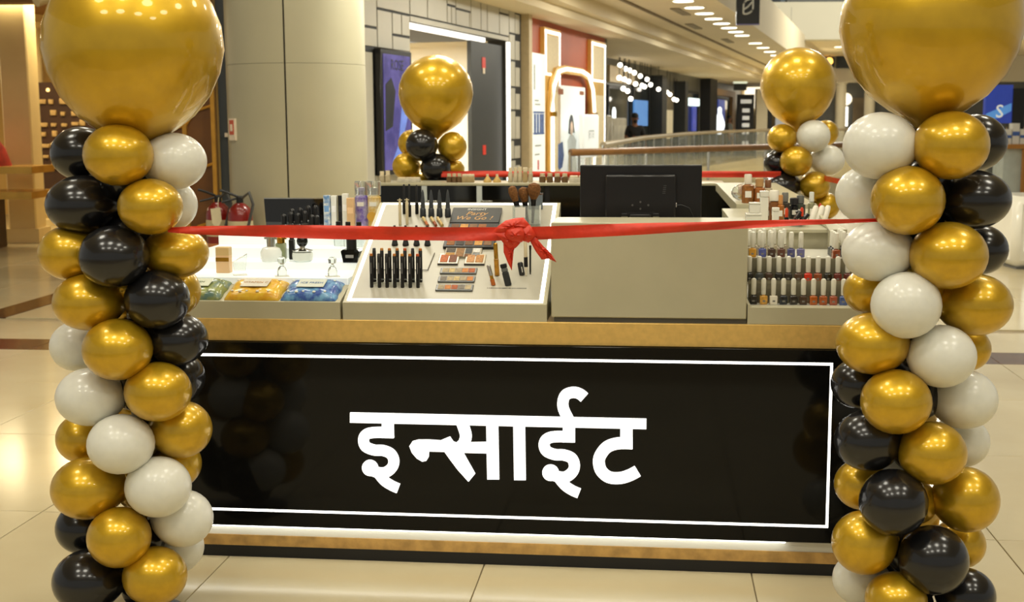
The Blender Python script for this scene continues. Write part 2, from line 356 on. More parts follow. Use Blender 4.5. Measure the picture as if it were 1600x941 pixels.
text_mb('ROSE', .17, Matrix.Translation((.49, -.089, 2.24)) @ FRONT).build('title', M('screen_dark', (40, 42, 50)), t)

# red shop with lit arches
wr = MB(); wbox(wr, .62, .8, -.3, .12, 0, 3.3); struct(wr.build('trim_3', plain('beige_pilaster', (184, 166, 130), .5)))
REDW = M('red_fascia', (172, 72, 22), .45, noise=(2, .12))
struct(wbox(MB(), .8, 6.9, -.3, -.02, 0, 3.3).build('wall_red_shop', REDW))
WHITEAD = M('lit_white_board', (236, 240, 236), .4, emit=(240, 246, 244), es=.42, noise=(3, .04))
t = wthing('advert_board', 'tall white advert board with blue block on the red shop front', 'sign', .8, .03)
MB().box(0, .9, -.06, .05, .6, 2.68).build('board', WHITEAD, t)
INKB = M('ink_blue', (74, 104, 170), .5, noise=(14, .5)); INKG = M('ink_grey', (170, 172, 168), .5, noise=(20, .3)); INKR = plain('ink_red', (206, 44, 30))
for x in (.2, .38, .56, .7): MB().box(x, x + .12, -.064, -.06, 1.42, 1.72).build('printed_block', INKB, t)
MB().box(.16, .84, -.0635, -.061, 1.39, 1.42).build('printed_line', INKB, t); MB().box(.16, .84, -.0635, -.061, 1.73, 1.76).build('printed_line', INKB, t)
for z, x1 in ((1.86, .6), (1.92, .5), (1.2, .65), (1.06, .55)): MB().box(.25, x1, -.0635, -.06, z, z + .025).build('printed_line', INKG, t)
MB().box(.2, .28, -.0635, -.06, 2.1, 2.5).build('printed_line', INKG, t); MB().box(.42, .5, -.064, -.06, .82, .98).build('printed_block', INKR, t)
GOLDP = M('gold_panel', (222, 178, 92), .4, .3, noise=(3, .15)); MESHP = M('lit_gold_mesh', (206, 190, 150), .5, emit=(226, 200, 150), es=.35, noise=(60, .3))
for nm, a0, a1, lab in (('lit_pillar', 1.82, 2.92, 'gold pillar edged with white light left of the lit arch'), ('lit_pillar', 5.34, 6.65, 'gold pillar edged with white light right of the lit arch')):
    t = wthing(nm, lab, 'pillar', a0, 0); W_ = a1 - a0
    MB().box(0, W_, -.05, .02, 0, 3.14).build('body', GOLDP, t)
    MB().box(.14, W_ - .14, -.055, -.05, 2.42, 3.02).build('mesh_panel', MESHP, t); MB().box(.2, W_ - .2, -.055, -.05, .1, 2.1).build('mesh_panel', MESHP, t)
    for x0, x1, z0, z1 in ((.05, .1, 2.38, 3.1), (W_ - .1, W_ - .05, 0.0 if a0 > 4 else 2.2, 3.1), (.04, W_ - .04, 3.05, 3.1), (.04, W_ - .04, 2.36, 2.4)):
        MB().box(x0, x1, -.062, -.05, z0, z1).build('light_strip', LED_SOFT, t)
t = wthing('lit_arch', 'wide gold arch outlined with a white light tube around the poster', 'arch', 1.95, -.02)
arch = [(0, 0), (0, 1.85), (.12, 2.25), (.45, 2.5), (1.0, 2.56), (2.4, 2.56), (2.95, 2.5), (3.3, 2.25), (3.42, 1.85), (3.42, 0)]
MB().prism(arch + [(3.24, 0), (3.24, 1.83), (3.12, 2.18), (2.88, 2.36), (2.4, 2.42), (1.0, 2.42), (.52, 2.36), (.28, 2.18), (.18, 1.83), (.18, 0)], -.13, -.08).build('surround', GOLDP, t)
MB().tube([(x + .1 * (1 if x < 1.7 else -1), -.15, z - (.06 if z > 1 else 0)) for x, z in arch], .032, 8).build('light_tube', LED_SOFT, t)
for x in (.12, 3.3): MB().tube([(x, -.15, 1.68), (x, -.15, 1.76)], .07, 10).build('clip', GOLDM, t)
t = wthing('woman_poster', 'white lit poster of a woman in a pale dress inside the arch', 'poster', 2.62, .0)
MB().box(0, 2.2, -.05, 0, .62, 2.22).build('board', WHITEAD, t)
MB().prism([(.86, 1.38), (.92, 1.62), (1.06, 1.72), (1.2, 1.7), (1.3, 1.55), (1.36, 1.38), (1.22, 1.4), (1.1, 1.36)], -.054, -.05).build('hair', plain('ink_dark', (52, 54, 62)), t)
MB().prism([(1.0, 1.4), (1.03, 1.56), (1.12, 1.6), (1.2, 1.55), (1.22, 1.42), (1.12, 1.34)], -.057, -.054).build('face', plain('ink_skin', (222, 192, 168)), t)
MB().prism([(.8, .64), (.86, 1.0), (.78, 1.25), (.98, 1.36), (1.26, 1.36), (1.5, 1.25), (1.4, 1.0), (1.55, .64)], -.054, -.05).build('dress', M('ink_pale', (212, 214, 210), .5, noise=(6, .1)), t)
MB().prism([(.06, .85), (.1, 1.2), (.45, 1.25), (.55, 1.0), (.42, .8), (.2, .76)], -.054, -.05).build('printed_block', INKB, t)
MB().box(.12, .5, -.054, -.05, 2.06, 2.16).build('printed_block', plain('ink_brown', (150, 84, 40)), t); MB().box(1.75, 2.1, -.054, -.05, 2.08, 2.15).build('printed_line', plain('ink_brown', (150, 84, 40)), t)
MB().box(.1, .7, -.054, -.05, .66, .72).build('printed_line', INKG, t)
t = wthing('standing_sign', 'small white lit sign board standing in front of the arch poster', 'sign', 3.2, .3)
MB().rbox(0, 1.25, -.1, 0, .95, 1.72, .03).build('board', WHITEAD, t); MB().box(.5, .75, -.08, -.02, 0, .95).build('post', SILVER, t); MB().box(.25, 1.0, -.2, .1, 0, .03).build('foot', SILVER, t)
text_mb('JETTE', .2, Matrix.Translation((.62, -.102, 1.36)) @ FRONT).build('lettering', M('ink_grey', (150, 150, 150)), t)
o = wbox(MB(), 2.95, 5.3, -.02, .03, .3, .6).build('red_plinth', REDW); tag(o, 'low red plinth band under the lit arch', 'plinth')

# dark shops farther along
GREYD = M('dark_shop_front', (92, 92, 86), .4, noise=(.8, .25)); GLASSD = M('dark_shop_glass', (44, 50, 50), .08, noise=(.8, .3))
FN = -1.6
struct(wbox(MB(), 6.9, 7.1, -3, -.02, 0, 3.3).build('trim_4', plain('dark_return', (70, 66, 56))))
struct(wbox(MB(), 6.9, 54, FN - .3, FN, 0, 4).build('wall_dark_shops', GREYD))
def dk(name, label, cat, a0, a1, z0, z1, mat, th=.12, group=None):
    n0 = FN + (.1 if 'screen' in name or 'sign' in name or 'box' in name else 0)
    o = wbox(MB(), a0, a1, n0, max(n0 + .03, FN + th), z0, z1).build(name, mat); return tag(o, label, cat, group)
for i, (a0, a1, z1) in enumerate(((14.4, 17.6, 2.55), (17.9, 20.6, 3.0), (26.6, 31.4, 2.7), (36, 41.5, 2.6))):
    t = wthing('shop_window', f'dark glazed shop window with slim frame, {ORD[i]} beyond the gold arch', 'window', a0, FN, 0, 'dark shop windows'); W_ = a1 - a0
    MB().box(0, W_, -.05, 0, .1, z1).build('pane', GLASSD, t)
    for x0, x1, zz0, zz1 in ((0, .1, 0, z1), (W_ - .1, W_, 0, z1), (0, W_, z1 - .1, z1)): MB().box(x0, x1, -.09, -.05, zz0, zz1).build('frame', BLACK_MATT, t)
for i, (a, z1) in enumerate(((21.0, 3.0), (25.8, 2.95), (32.4, 3.24))):
    w_ = (.9, .7, 2.2)[i]
    dk('shop_pier', f'{("slim charcoal", "charcoal", "wide black")[i]} pier between the dark shops', 'pier', a, a + w_, 0, z1, BLACK_MATT if i == 2 else DARKP, .4)
dk('shop_header', 'pale panel at the top of the first dark shop window', 'panel', 14.4, 17.9, 2.62, 3.05, plain('shop_panel_beige', (190, 170, 130), .5))
BLUES = M('blue_screen', (80, 130, 200), .3, emit=(104, 160, 226), es=.8, noise=(3, .3))
dk('blue_screen', 'light blue shop screen behind the man in black', 'screen', 17.75, 19.9, 1.45, 2.2, BLUES, .15)
dk('blue_screen', 'narrow violet shop screen right of the man in black', 'screen', 21.95, 22.4, 1.5, 2.15, M('violet_screen', (90, 90, 190), .3, emit=(100, 100, 210), es=.4, noise=(5, .5)), .15)
dk('blue_screen', 'narrow blue shop screen below the white lit shop sign', 'screen', 29.4, 30.4, 1.2, 2.12, M('violet_screen2', (80, 90, 190), .3, emit=(96, 110, 220), es=.4, noise=(5, .5)), .15)
dk('light_box', 'pale upright lit panel in the dark shop front', 'panel', 23.2, 24.7, 1.0, 1.95, M('lit_beige', (206, 196, 168), .5, emit=(206, 190, 150), es=.35, noise=(2, .1)), .15)
dk('shop_pier', 'brown wall strip behind the pale upright lit panel', 'pier', 22.9, 25.2, 0, 2.6, plain('olive_brown', (104, 92, 66), .6), .08)
dk('shop_sign', 'bright white lit shop sign on the dark front', 'sign', 27.2, 30.8, 2.15, 2.42, M('sign_white', (240, 246, 244), .4, emit=(220, 244, 246), es=2.2, noise=(3, .1)), .2)
# white pin shaped light
t = wthing('pin_light', 'white glowing bowling pin shaped figure in the dark shop', 'light figure', 36.3, FN + .3, 1.02)
MB().lathe([(.07, 0), (.16, .12), (.22, .34), (.21, .5), (.13, .72), (.075, .9), (.085, 1.06), (.05, 1.13), (.01, 1.15)], 14).build('glowing_pin', M('pin_white', (250, 250, 246), .4, emit=(246, 252, 250), es=2.6), t)
dk('blue_screen', 'patterned blue screen behind the white pin figure', 'screen', 37.2, 39.6, 1.2, 2.5, M('blue_noise', (60, 80, 170), .4, emit=(70, 90, 190), es=.5, noise=(3, .7)), .1)
o = wbox(MB(), 34.7, 43.6, FN, FN + .15, 2.68, 2.95).build('wood_lintel', plain('pale_wood', (188, 150, 100), .5)); tag(o, 'pale wooden lintel over the shop with the pin figure', 'lintel')
o = wbox(MB(), 42.4, 43.6, FN, FN + .15, 0, 2.68).build('wood_jamb', plain('pale_wood', (188, 150, 100), .5)); tag(o, 'pale wooden door jamb right of the pin figure', 'jamb')
# hanging bulbs in the first dark shop
BULB = M('bulb_light', (255, 250, 240), .4, emit=(255, 246, 228), es=7)
b0 = None
BUL = [(14.6, 3.05), (15.3, 2.98), (15.9, 2.96), (16.6, 2.92), (17.5, 2.86), (18.6, 2.8), (14.5, 2.72), (15.15, 2.7), (15.78, 2.66), (16.8, 2.62), (17.8, 2.6), (15.05, 2.45), (15.65, 2.4), (16.1, 2.2), (18.2, 2.58), (19.2, 2.66), (20.6, 2.56), (22.2, 2.5), (22.8, 2.44), (23.6, 2.3), (24.2, 2.28)]
for i, (a, z) in enumerate(BUL):
    lab = f'small bright bulb hanging in the dark shop, {ORD[i]} of the cluster'
    if b0 is None:
        b0 = thing('hanging_bulb', lab, 'bulb', Wp(a, FN + .35, z), 0, 'bulbs in the dark shop')
        MB().sphere((0, 0, 0), .065, 10, 7).build('globe', BULB, b0); MB().tube([(0, 0, .08), (0, 0, .7)], .01, 5).build('cord', BLACK_MATT, b0)
    else:
        c = copy_tree(b0); c.location = Wp(a, FN + .35, z); c['label'] = lab
# white display cases beside the man
for i, (a0, a1, z1, lab) in enumerate(((13.5, 14.2, 1.75, 'tall white shop display case at the left end of the dark shop'), (14.25, 16.2, 1.68, 'white marble patterned shop display case left of the man'))):
    t = wthing('display_case', lab, 'display case', a0, FN + .22); MB().rbox(0, a1 - a0, 0, .11, 0, z1, .03).build('body', M('marble_white', (214, 206, 186), .3, noise=(2.5, .3)), t)
    MB().box(.1, a1 - a0 - .1, -.02, 0, .2, z1 - .2).build('front_panel', M('marble_white2', (226, 220, 202), .3, noise=(2.2, .35)), t)
o = thing('lit_bottle', 'small glowing white bottle on top of the display case', 'bottle', Wp(14.75, FN + .165, 1.68)); MB().lathe([(.05, 0), (.05, .2), (.035, .24), (.03, .28)], 12).build('glowing_body', M('pin_white', (250, 250, 246)), o)
# end of the walkway: cream walls, round lights, posts
struct(MB().box(9.9, 13.5, 66, 66.4, 0, 4.5).build('wall_end', CREAM))
t = thing('wall_light', 'large round warm light on the cream end wall', 'lamp', (12.6, 65.8, 2.9)); MB().sphere((0, 0, 0), (.75, .12, .75), 16, 10).build('diffuser', M('round_light', (255, 246, 226), .5, emit=(255, 240, 210), es=2.4), t)
t = thing('dark_sign_post', 'dark totem sign with white dots at the end of the walkway', 'sign', (10.15, 58, 0)); MB().box(0, .75, 0, .2, 0, 2.75).build('post', BLACK_MATT, t)
for k, (z, s) in enumerate(((2.35, .24), (1.95, .16), (1.62, .15), (1.3, .16), (.98, .15), (.5, .14))): MB().box(.38 - s, .38 + s, -.03, 0, z, z + .17).build('symbol', M('sign_white2', (230, 230, 222), .5, emit=(230, 230, 222), es=.5), t)
o = MB().box(11.0, 11.5, 58, 58.4, 0, 3.0).build('white_post', PALE); tag(o, 'plain white post beside the dark totem sign', 'post')
o = MB().box(11.55, 11.7, 58, 58.2, 0, 3.2).build('dark_post', BLACK_MATT); tag(o, 'thin dark post right of the plain white post', 'post')
t = thing('signal_light', 'small pale green exit light hanging at the end of the soffit', 'sign', (9.9, 56, 3.18)); MB().rbox(-.3, .3, -.05, .05, 0, .16, .02).build('lit_box', M('exit_light', (226, 236, 214), .5, emit=(230, 240, 214), es=1.2), t)
MB().box(-.28, .28, -.04, .04, -.3, -.02).build('bracket', DARKP, t)
o = MB().box(13.2, 14.6, 62, 62.3, 1.05, 1.65).build('dark_screen', M('dark_screen', (52, 58, 66), .3, noise=(3, .5))); tag(o, 'dark screen on the cream wall behind the right back balloons', 'screen')

# ---- atrium railings
RAILW = M('brown_handrail', (120, 82, 40), .35, noise=(6, .2)); RAILS = M('pale_handrail', (170, 156, 130), .35, .3, noise=(6, .15)); RGL = M('rail_glass', (226, 232, 220), .05, trans=.8, ior=1.05, noise=(2, .05), alpha=.3)
def railing(name, label, pts, top, mat, r, posts):
    t = thing(name, label, 'railing', (pts[0][0], pts[0][1], 0)); ox, oy = pts[0]
    P = [Vector((x - ox, y - oy, top)) for x, y in pts]
    MB().tube(P, r, 10).build('handrail', mat, t)
    for i in range(len(P) - 1):
        a, b = P[i], P[i + 1]; d = (b - a); L = d.length; d.normalize(); s = Vector((d.y, -d.x, 0)) * .01
        k = max(1, int(L / 1.6))
        for q in range(k):
            p0 = a + d * (L * q / k + .05); p1 = a + d * (L * (q + 1) / k - .05)
            vs = [p + e + Vector((0, 0, -top + z)) for z in (.08, top - .08) for p, e in ((p0, s), (p1, s), (p1, -s), (p0, -s))]
            MB().add(vs, BOXF).build('glass_panel', RGL, t)
            if posts: MB().tube([a + d * (L * q / k) + Vector((0, 0, -top)), a + d * (L * q / k)], .025, 6).build('post', SILVER, t)
    return t
railing('atrium_railing', 'glass railing with thick brown handrail behind the kiosk', [(.95, 20.75), (1.1, 20.85), (2.3, 21.95), (4.75, 24.1), (9, 27.8), (14, 32.2)], 1.1, RAILW, .06, True)
railing('atrium_railing', 'far curved glass railing with pale handrail in front of the dark shops', [(1.66, 23.3), (1.8, 24), (3.4, 33), (5.67, 42), (8.2, 50), (11.06, 56), (16, 58.5), (24, 59)], 1.17, RAILS, .06, True)

# ---- upper floor edge, hanging banners, right hand shops
bm_ = struct(MB().box(8.4, 34, 45, 46, 4.35, 5.62).build('wall_upper_edge', M('beam_paint', (198, 192, 170), .6, noise=(.4, .05))))
struct(MB().box(8.4, 34, 46, 64, 4.5, 4.7).build('ceiling', SOF))
t = thing('planter_hedge', 'strip of green plants along the upper floor edge', 'plants', (9.6, 45.4, 5.62)); MB().box(0, 20, 0, .4, 0, .12).build('planter', GREY_MATT, t)
GRN = M('hedge_leaf', (86, 116, 82), .6, noise=(5, .5)); lv = MB()
for i in range(700):
    x, y, z = random.uniform(0, 9), random.uniform(0, .4), random.uniform(.1, .42); s = random.uniform(.08, .16); q = random.uniform(0, 6.28)
    lv.add([(x, y, z), (x + s * math.cos(q), y + s * math.sin(q), z + s * .5), (x + s * .3 * math.cos(q + 1.2), y + s * .3 * math.sin(q + 1.2), z + s)], [(0, 1, 2)])
tag(lv.build('foliage', GRN, t), kind='stuff')
struct(MB().box(8, 40, 64, 64.4, 4.7, 9).build('wall_upper_back', M('upper_back', (190, 196, 196), .6, noise=(.2, .2), col2=(150, 168, 186))))
o = MB().box(8.6, 9.6, 46.5, 46.8, 5.5, 7.2).build('upper_dark_screen', M('dark_screen', (52, 58, 66))); tag(o, 'dark upper floor screen above the beam beside the bright tube', 'screen')
t = thing('tube_light', 'bright white tube light hanging above the beam edge', 'lamp', (8.3, 44.6, 5.55)); MB().tube([(-.6, 0, .55), (0, 0, .12)], .09, 8).build('tube', LED_SOFT, t); MB().tube([(.12, 0, -.05), (.12, 0, .22)], .09, 8).build('end_lamp', LED_SOFT, t)
for i, (x0, x1, y, z0, z1, lab) in enumerate(((3.97, 4.38, 23, 3.28, 3.95, 'black hanging banner with a white knot logo under the ceiling'), (9.1, 9.64, 45 - .4, 4.02, 4.22, 'small dark hanging sign board in front of the beam'))):
    t = thing('hanging_banner', lab, 'banner', ((x0 + x1) / 2, y, z0)); W_ = (x1 - x0) / 2
    MB().box(-W_, W_, -.02, .02, 0, z1 - z0).build('board', M('banner_black', (46, 48, 52), .5, noise=(4, .1)), t)
    MB().box(-W_, W_, -.03, .03, -.02, .0).build('bottom_rail', plain('banner_edge', (120, 118, 170), .5), t)
    for s in (-1, 1): MB().tube([(s * W_ * .8, 0, z1 - z0), (s * W_ * .8, 0, z1 - z0 + 1.2)], .008, 5).build('cable', SILVER, t)
    if i == 0:
        pts = [(.11 * math.sin(2 * math.pi * k / 24) * (1 + .25 * math.cos(4 * math.pi * k / 24)), -.03, .3 + .12 * math.cos(2 * math.pi * k / 24) + .05 * math.sin(2 * math.pi * k / 24)) for k in range(25)]
        MB().tube(pts, .017, 6).build('logo', plain('banner_white', (206, 208, 204)), t); MB().tube([(-.09, -.03, .24), (.0, -.03, .3), (.07, -.03, .38)], .016, 6).build('logo', plain('banner_white', (206, 208, 204)), t)
        text_mb('Bo', .26, Matrix.Translation((.04, -.03, .62)) @ FRONT @ Matrix.Rotation(math.pi / 2, 4, 'Z')).build('lettering', plain('banner_white', (206, 208, 204)), t)
for i, (x, y, z) in enumerate(((10.2, 48, 4.46), (13.1, 52, 4.46), (10.7, 56, 4.46))):
    c = copy_tree(d0); c.location = (x, y, z + .03); c['label'] = f'round downlight under the upper floor, {ORD[i]} behind the right balloons'; c['group'] = 'downlights under the upper floor'
area_light('upper_floor_light', (14, 54, 4.3), 2.0, 420); area_light('atrium_fill_high', (12, 38, 9), 3.0, 2000); area_light('atrium_fill_low', (14, 48, -.6), 2.0, 1800)  # the two atrium lights are added fill that brightens the void
# shops across the atrium on the right
BULKH = M('bulkhead_cream', (206, 196, 170), .6, noise=(.3, .06))
struct(MB().box(12.4, 40, 60, 60.4, 3.3, 4.5).build('wall_right_bulkhead', BULKH))
struct(MB().box(13, 40, 60.2, 60.6, 0, 3.3).build('wall_right', GREYD))
for i, (x0, x1, lab) in enumerate(((14.9, 15.35, 'white round pillar between the two right hand balloons'), (16.2, 16.7, 'white pillar left of the large right balloon'))):
    t = thing('white_pillar', lab, 'pillar', ((x0 + x1) / 2, 59.4, 0)); MB().lathe([(.3, 0), (.3, .1), (.24, .14), (.24, 3.2), (.3, 3.25), (.3, 3.3)], 14).build('shaft', PALE, t)
t = thing('shop_lightbox', 'white glowing shop light between the white pillars', 'lamp', (15.55, 60.12, 2.2)); MB().sphere((0, 0, .35), (.28, .1, .28), 12, 8).build('globe', M('round_light', (255, 246, 226)), t); MB().box(-.14, .1, -.05, .05, -.9, .0).build('light_bar', LED_SOFT, t)
o = MB().box(15.9, 16.4, 60.1, 60.2, .4, 2.6).build('shop_poster', M('olive_poster', (120, 104, 78), .5, noise=(2, .3))); tag(o, 'brown poster in the shop window between the white pillars', 'poster')
for i, (x0, x1, z0, z1) in enumerate(((13.6, 14.9, 4.0, 4.45), (15.0, 15.8, 3.95, 4.5))):
    o = MB().box(x0, x1, 59.8, 60, z0, z1).build('upper_window', M('dark_screen', (52, 58, 66))); tag(o, f'small dark window high behind the right back balloon, {("left", "right")[i]} one', 'window')
t = thing('orange_lamp', 'small warm orange lamp between the two high dark windows', 'lamp', (14.55, 59.4, 4.25)); MB().sphere((0, 0, 0), .17, 10, 7).build('globe', M('orange_glow', (255, 200, 110), .5, emit=(255, 190, 90), es=4), t); MB().tube([(0, 0, .15), (0, 0, .25)], .03, 6).build('fitting', GREY_MATT, t)
# blue S screen and counters on the far right
t = thing('blue_screen', 'blue screen with a white letter S at the right edge', 'screen', (11.0, 30, 0))
MB().box(0, .62, 0, .15, 1.5, 2.38).build('display', M('deep_blue_screen', (40, 58, 140), .3, emit=(48, 68, 160), es=.7, noise=(3, .25)), t); MB().box(.62, .9, -.02, .2, .9, 2.3).build('dark_side', BLACK_MATT, t); MB().box(.1, .5, .02, .12, 0, 1.5).build('stand', GREY_MATT, t)
MB().prism([(.02, 1.72), (.3, 1.84), (.6, 1.96), (.6, 1.78), (.3, 1.62), (.02, 1.58)], -.004, 0).build('wave', M('wave_blue', (90, 150, 220), .4, emit=(90, 150, 220), es=.6), t)
text_mb('S', .42, Matrix.Translation((.33, -.008, 1.76)) @ FRONT).build('lettering', M('lit_letter', (240, 240, 230), .5, emit=(240, 240, 220), es=.6), t)
t = thing('wood_counter', 'white counter with wooden edges and blue boxes at the far right', 'counter', (10.0, 26, 0))
MB().box(0, 1.7, 0, .8, 1.0, 1.09).build('top', plain('counter_wood', (176, 120, 52), .4), t); MB().box(.35, .46, 0, .1, 0, 1.0).build('leg', plain('counter_wood', (176, 120, 52), .4), t)
MB().box(.0, 1.6, .15, .7, .05, 1.0).build('body', M('counter_glass', (196, 204, 196), .2, noise=(4, .15)), t)
for i in range(3):
    t = thing('stacked_box', f'small white and blue box on the wooden edged counter, {ORD[i]} from the left', 'box', (10.1 + .16 * i, 26.4, 1.09), 0, 'boxes on the far right counter'); z1 = (.3, .42, .3)[i]
    MB().box(0, .14, 0, .2, 0, z1).build('body', WHITE_GLOSS, t); MB().box(-.002, .142, -.005, 0, z1 * .4, z1 * .6).build('stripe', plain('stripe_blue', (70, 104, 176)), t)
t = thing('white_counter', 'low white rounded counter with glowing front at the right edge', 'counter', (5.35, 13.6, 0))
MB().rbox(0, 1.4, 0, .9, .02, .78, .08).build('body', WHITE_GLOSS, t); MB().box(.12, 1.3, -.01, .0, .2, .7).build('glowing_panel', M('panel_glow', (244, 246, 240), .4, emit=(244, 248, 240), es=.9), t); MB().box(.06, 1.34, .04, .86, 0, .02).build('base', GREY_MATT, t)

# ---- left hand clothes and jewellery shop
YEL = M('shop_warm_wall', (204, 166, 92), .6, noise=(.8, .15)); BRN = M('shop_brown', (132, 92, 46), .6, noise=(1.2, .2))
struct(MB().box(-16, -3.0, 23, 23.3, 0, 4.2).build('wall_left_shop_back', YEL)); struct(MB().box(-16, -4.2, 15.2, 15.5, 3.0, 4.6).build('wall_left_shop_header', BRN))
struct(MB().box(-16, -3.3, 15.4, 23, 3.3, 3.45).build('ceiling', BRN)); struct(MB().box(-3.6, -3.3, 14, 23, 0, 4.2).build('wall_left_shop_side', YEL))
area_light('left_shop_light', (-6.6, 18.2, 3.2), 2.0, 220, col=(1, .80, .46)); area_light('left_shop_light', (-10.5, 18.2, 3.2), 2.0, 180, col=(1, .80, .46))
CREAMC = M('cream_column', (226, 204, 150), .5, noise=(2, .08))
t = thing('square_pier', 'cream square pier at the left shop entrance', 'pier', (-6.62, 17.5, 0)); MB().rbox(-.19, .19, -.19, .19, .0, 3.3, .02).build('shaft', CREAMC, t); MB().box(-.23, .23, -.23, .23, 0, .2).build('plinth', CREAMC, t)
t = thing('classic_column', 'slim cream column with ringed base in the left shop', 'column', (-7.62, 20.6, 0))
MB().lathe([(.42, 0), (.42, .1), (.36, .12), (.4, .2), (.4, .26), (.3, .3), (.34, .38), (.3, .44), (.2, .5), (.19, 3.2)], 20).build('shaft', CREAMC, t); MB().lathe([(.2, 3.1), (.28, 3.18), (.28, 3.3)], 20).build('capital', CREAMC, t)
t = thing('jewellery_wall', 'dark brown wall display with rows of cream jewellery cards', 'display', (-7.45, 20.4, 0))
MB().box(0, 1.0, 0, .1, .5, 2.25).build('panel', M('dark_brown_panel', (62, 38, 20), .5, noise=(3, .3)), t)
CARD = M('jewel_card', (206, 172, 112), .5, noise=(9, .4)); cme = MB().rbox(0, .13, -.05, 0, 0, .09, .01).mesh('jewellery_card'); cme.materials.append(CARD)
for r in range(7):
    for k in range(6):
        if random.random() < .12: continue
        o = link('jewellery_card', cme, t, (.03 + k * .16 + random.uniform(-.02, .02), 0, 1.92 - r * .17 - random.uniform(0, .03))); o.scale = (random.uniform(.5, 1.0), 1, random.uniform(.5, 1.1))
for k in range(3): MB().sphere((.18 + k * .3, -.03, 2.13), .03, 8, 6).build('lamp', M('small_gold_light', (255, 220, 150), .5, emit=(255, 210, 130), es=3), t)
t = thing('light_box', 'pale lit panel beside the jewellery wall at the left', 'panel', (-6.45, 20.2, 0)); MB().box(.0, .06, 0, .1, 0, 2.3).build('frame', plain('teal_frame', (120, 160, 140)), t); MB().box(.06, .55, 0, .05, .2, 2.15).build('glowing_panel', M('lit_warm', (240, 232, 206), .5, emit=(244, 232, 204), es=.8, noise=(5, .1)), t)
t = thing('display_table', 'two level gold edged display table in the left shop', 'table', (-7.1, 16.2, 0))
for z in (.98, .66): MB().box(0, 1.06 - (.02 if z < .9 else 0), 0, .8, z, z + .09).build('shelf', M('gold_shelf', (216, 170, 80), .25, .5, noise=(4, .2)), t)
MB().box(.05, .42, .15, .7, 0, .66).build('base', M('dark_brown_panel', (62, 38, 20)), t); MB().box(.1, .35, .2, .65, .75, .98).build('riser', M('dark_brown_panel', (62, 38, 20)), t)
t = thing('red_dress', 'red patterned dress on a stand at the left edge', 'dress', (-6.8, 16.6, 1.07)); MB().lathe([(.34, 0), (.27, .22), (.14, .42), (.17, .58), (.12, .66), (.03, .68)], 16).build('garment', M('red_cloth', (186, 50, 34), .7, noise=(8, .4), bump=(14, .5)), t); MB().lathe([(.05, .66), (.05, .75), (.1, .78), (.12, .86), (.06, .95)], 12).build('mannequin_head', CREAMC, t)
t = thing('ceiling_spotlight', 'cream spotlight fixed above the left shop entrance', 'lamp', (-5.15, 14.6, 3.02)); MB().tube([(0, 0, 0), (0, 0, .25)], .05, 8).build('stem', CREAMC, t); MB().tube([(.02, 0, 0), (-.1, -.12, -.06)], .08, 10).build('head', CREAMC, t)
MB().box(-.6, .25, -.04, .04, .24, .3).build('track', DARKP, t)
# gold trellis screen and dark wall left of the column
struct(MB().box(-2.98, -2.45, 13.2, 13.5, 0, 6.4).build('wall_blue_grey', M('blue_grey_wall', (74, 80, 84), .5, noise=(2, .1))))
o = MB().box(-2.66, -2.6, 13.0, 13.2, 0, 6.4).build('mirror_strip', M('mirror_strip', (190, 186, 170), .12, .9, noise=(9, .4))); tag(o, 'thin mirrored strip beside the round column', 'strip')
o = MB().box(-2.92, -2.84, 13.16, 13.2, 1.46, 1.5).build('wall_label', plain('notice_white', (228, 214, 190))); tag(o, 'tiny white label on the blue grey wall', 'label')
t = thing('trellis_screen', 'brown screen with gold zigzag trellis left of the column', 'screen', (-4.2, 13.0, 0))
MB().box(0, 1.22, .05, .1, 0, 4.2).build('backing', M('trellis_brown', (110, 70, 28), .5, noise=(3, .3)), t)
TRG = M('trellis_gold', (204, 150, 60), .3, .6, noise=(9, .2))
for k in range(5): MB().box(.02 + k * .29, .06 + k * .29, 0, .05, 0, 4.2).build('bar', TRG, t)
for k in range(4):
    for q in range(7):
        x0 = .04 + k * .29; z0 = .2 + q * .58 + (k % 2) * .2
        MB().tube([(x0, .025, z0), (x0 + .1, .025, z0 + .16), (x0 + .29, .025, z0 + .22)], .014, 5).build('link', TRG, t)

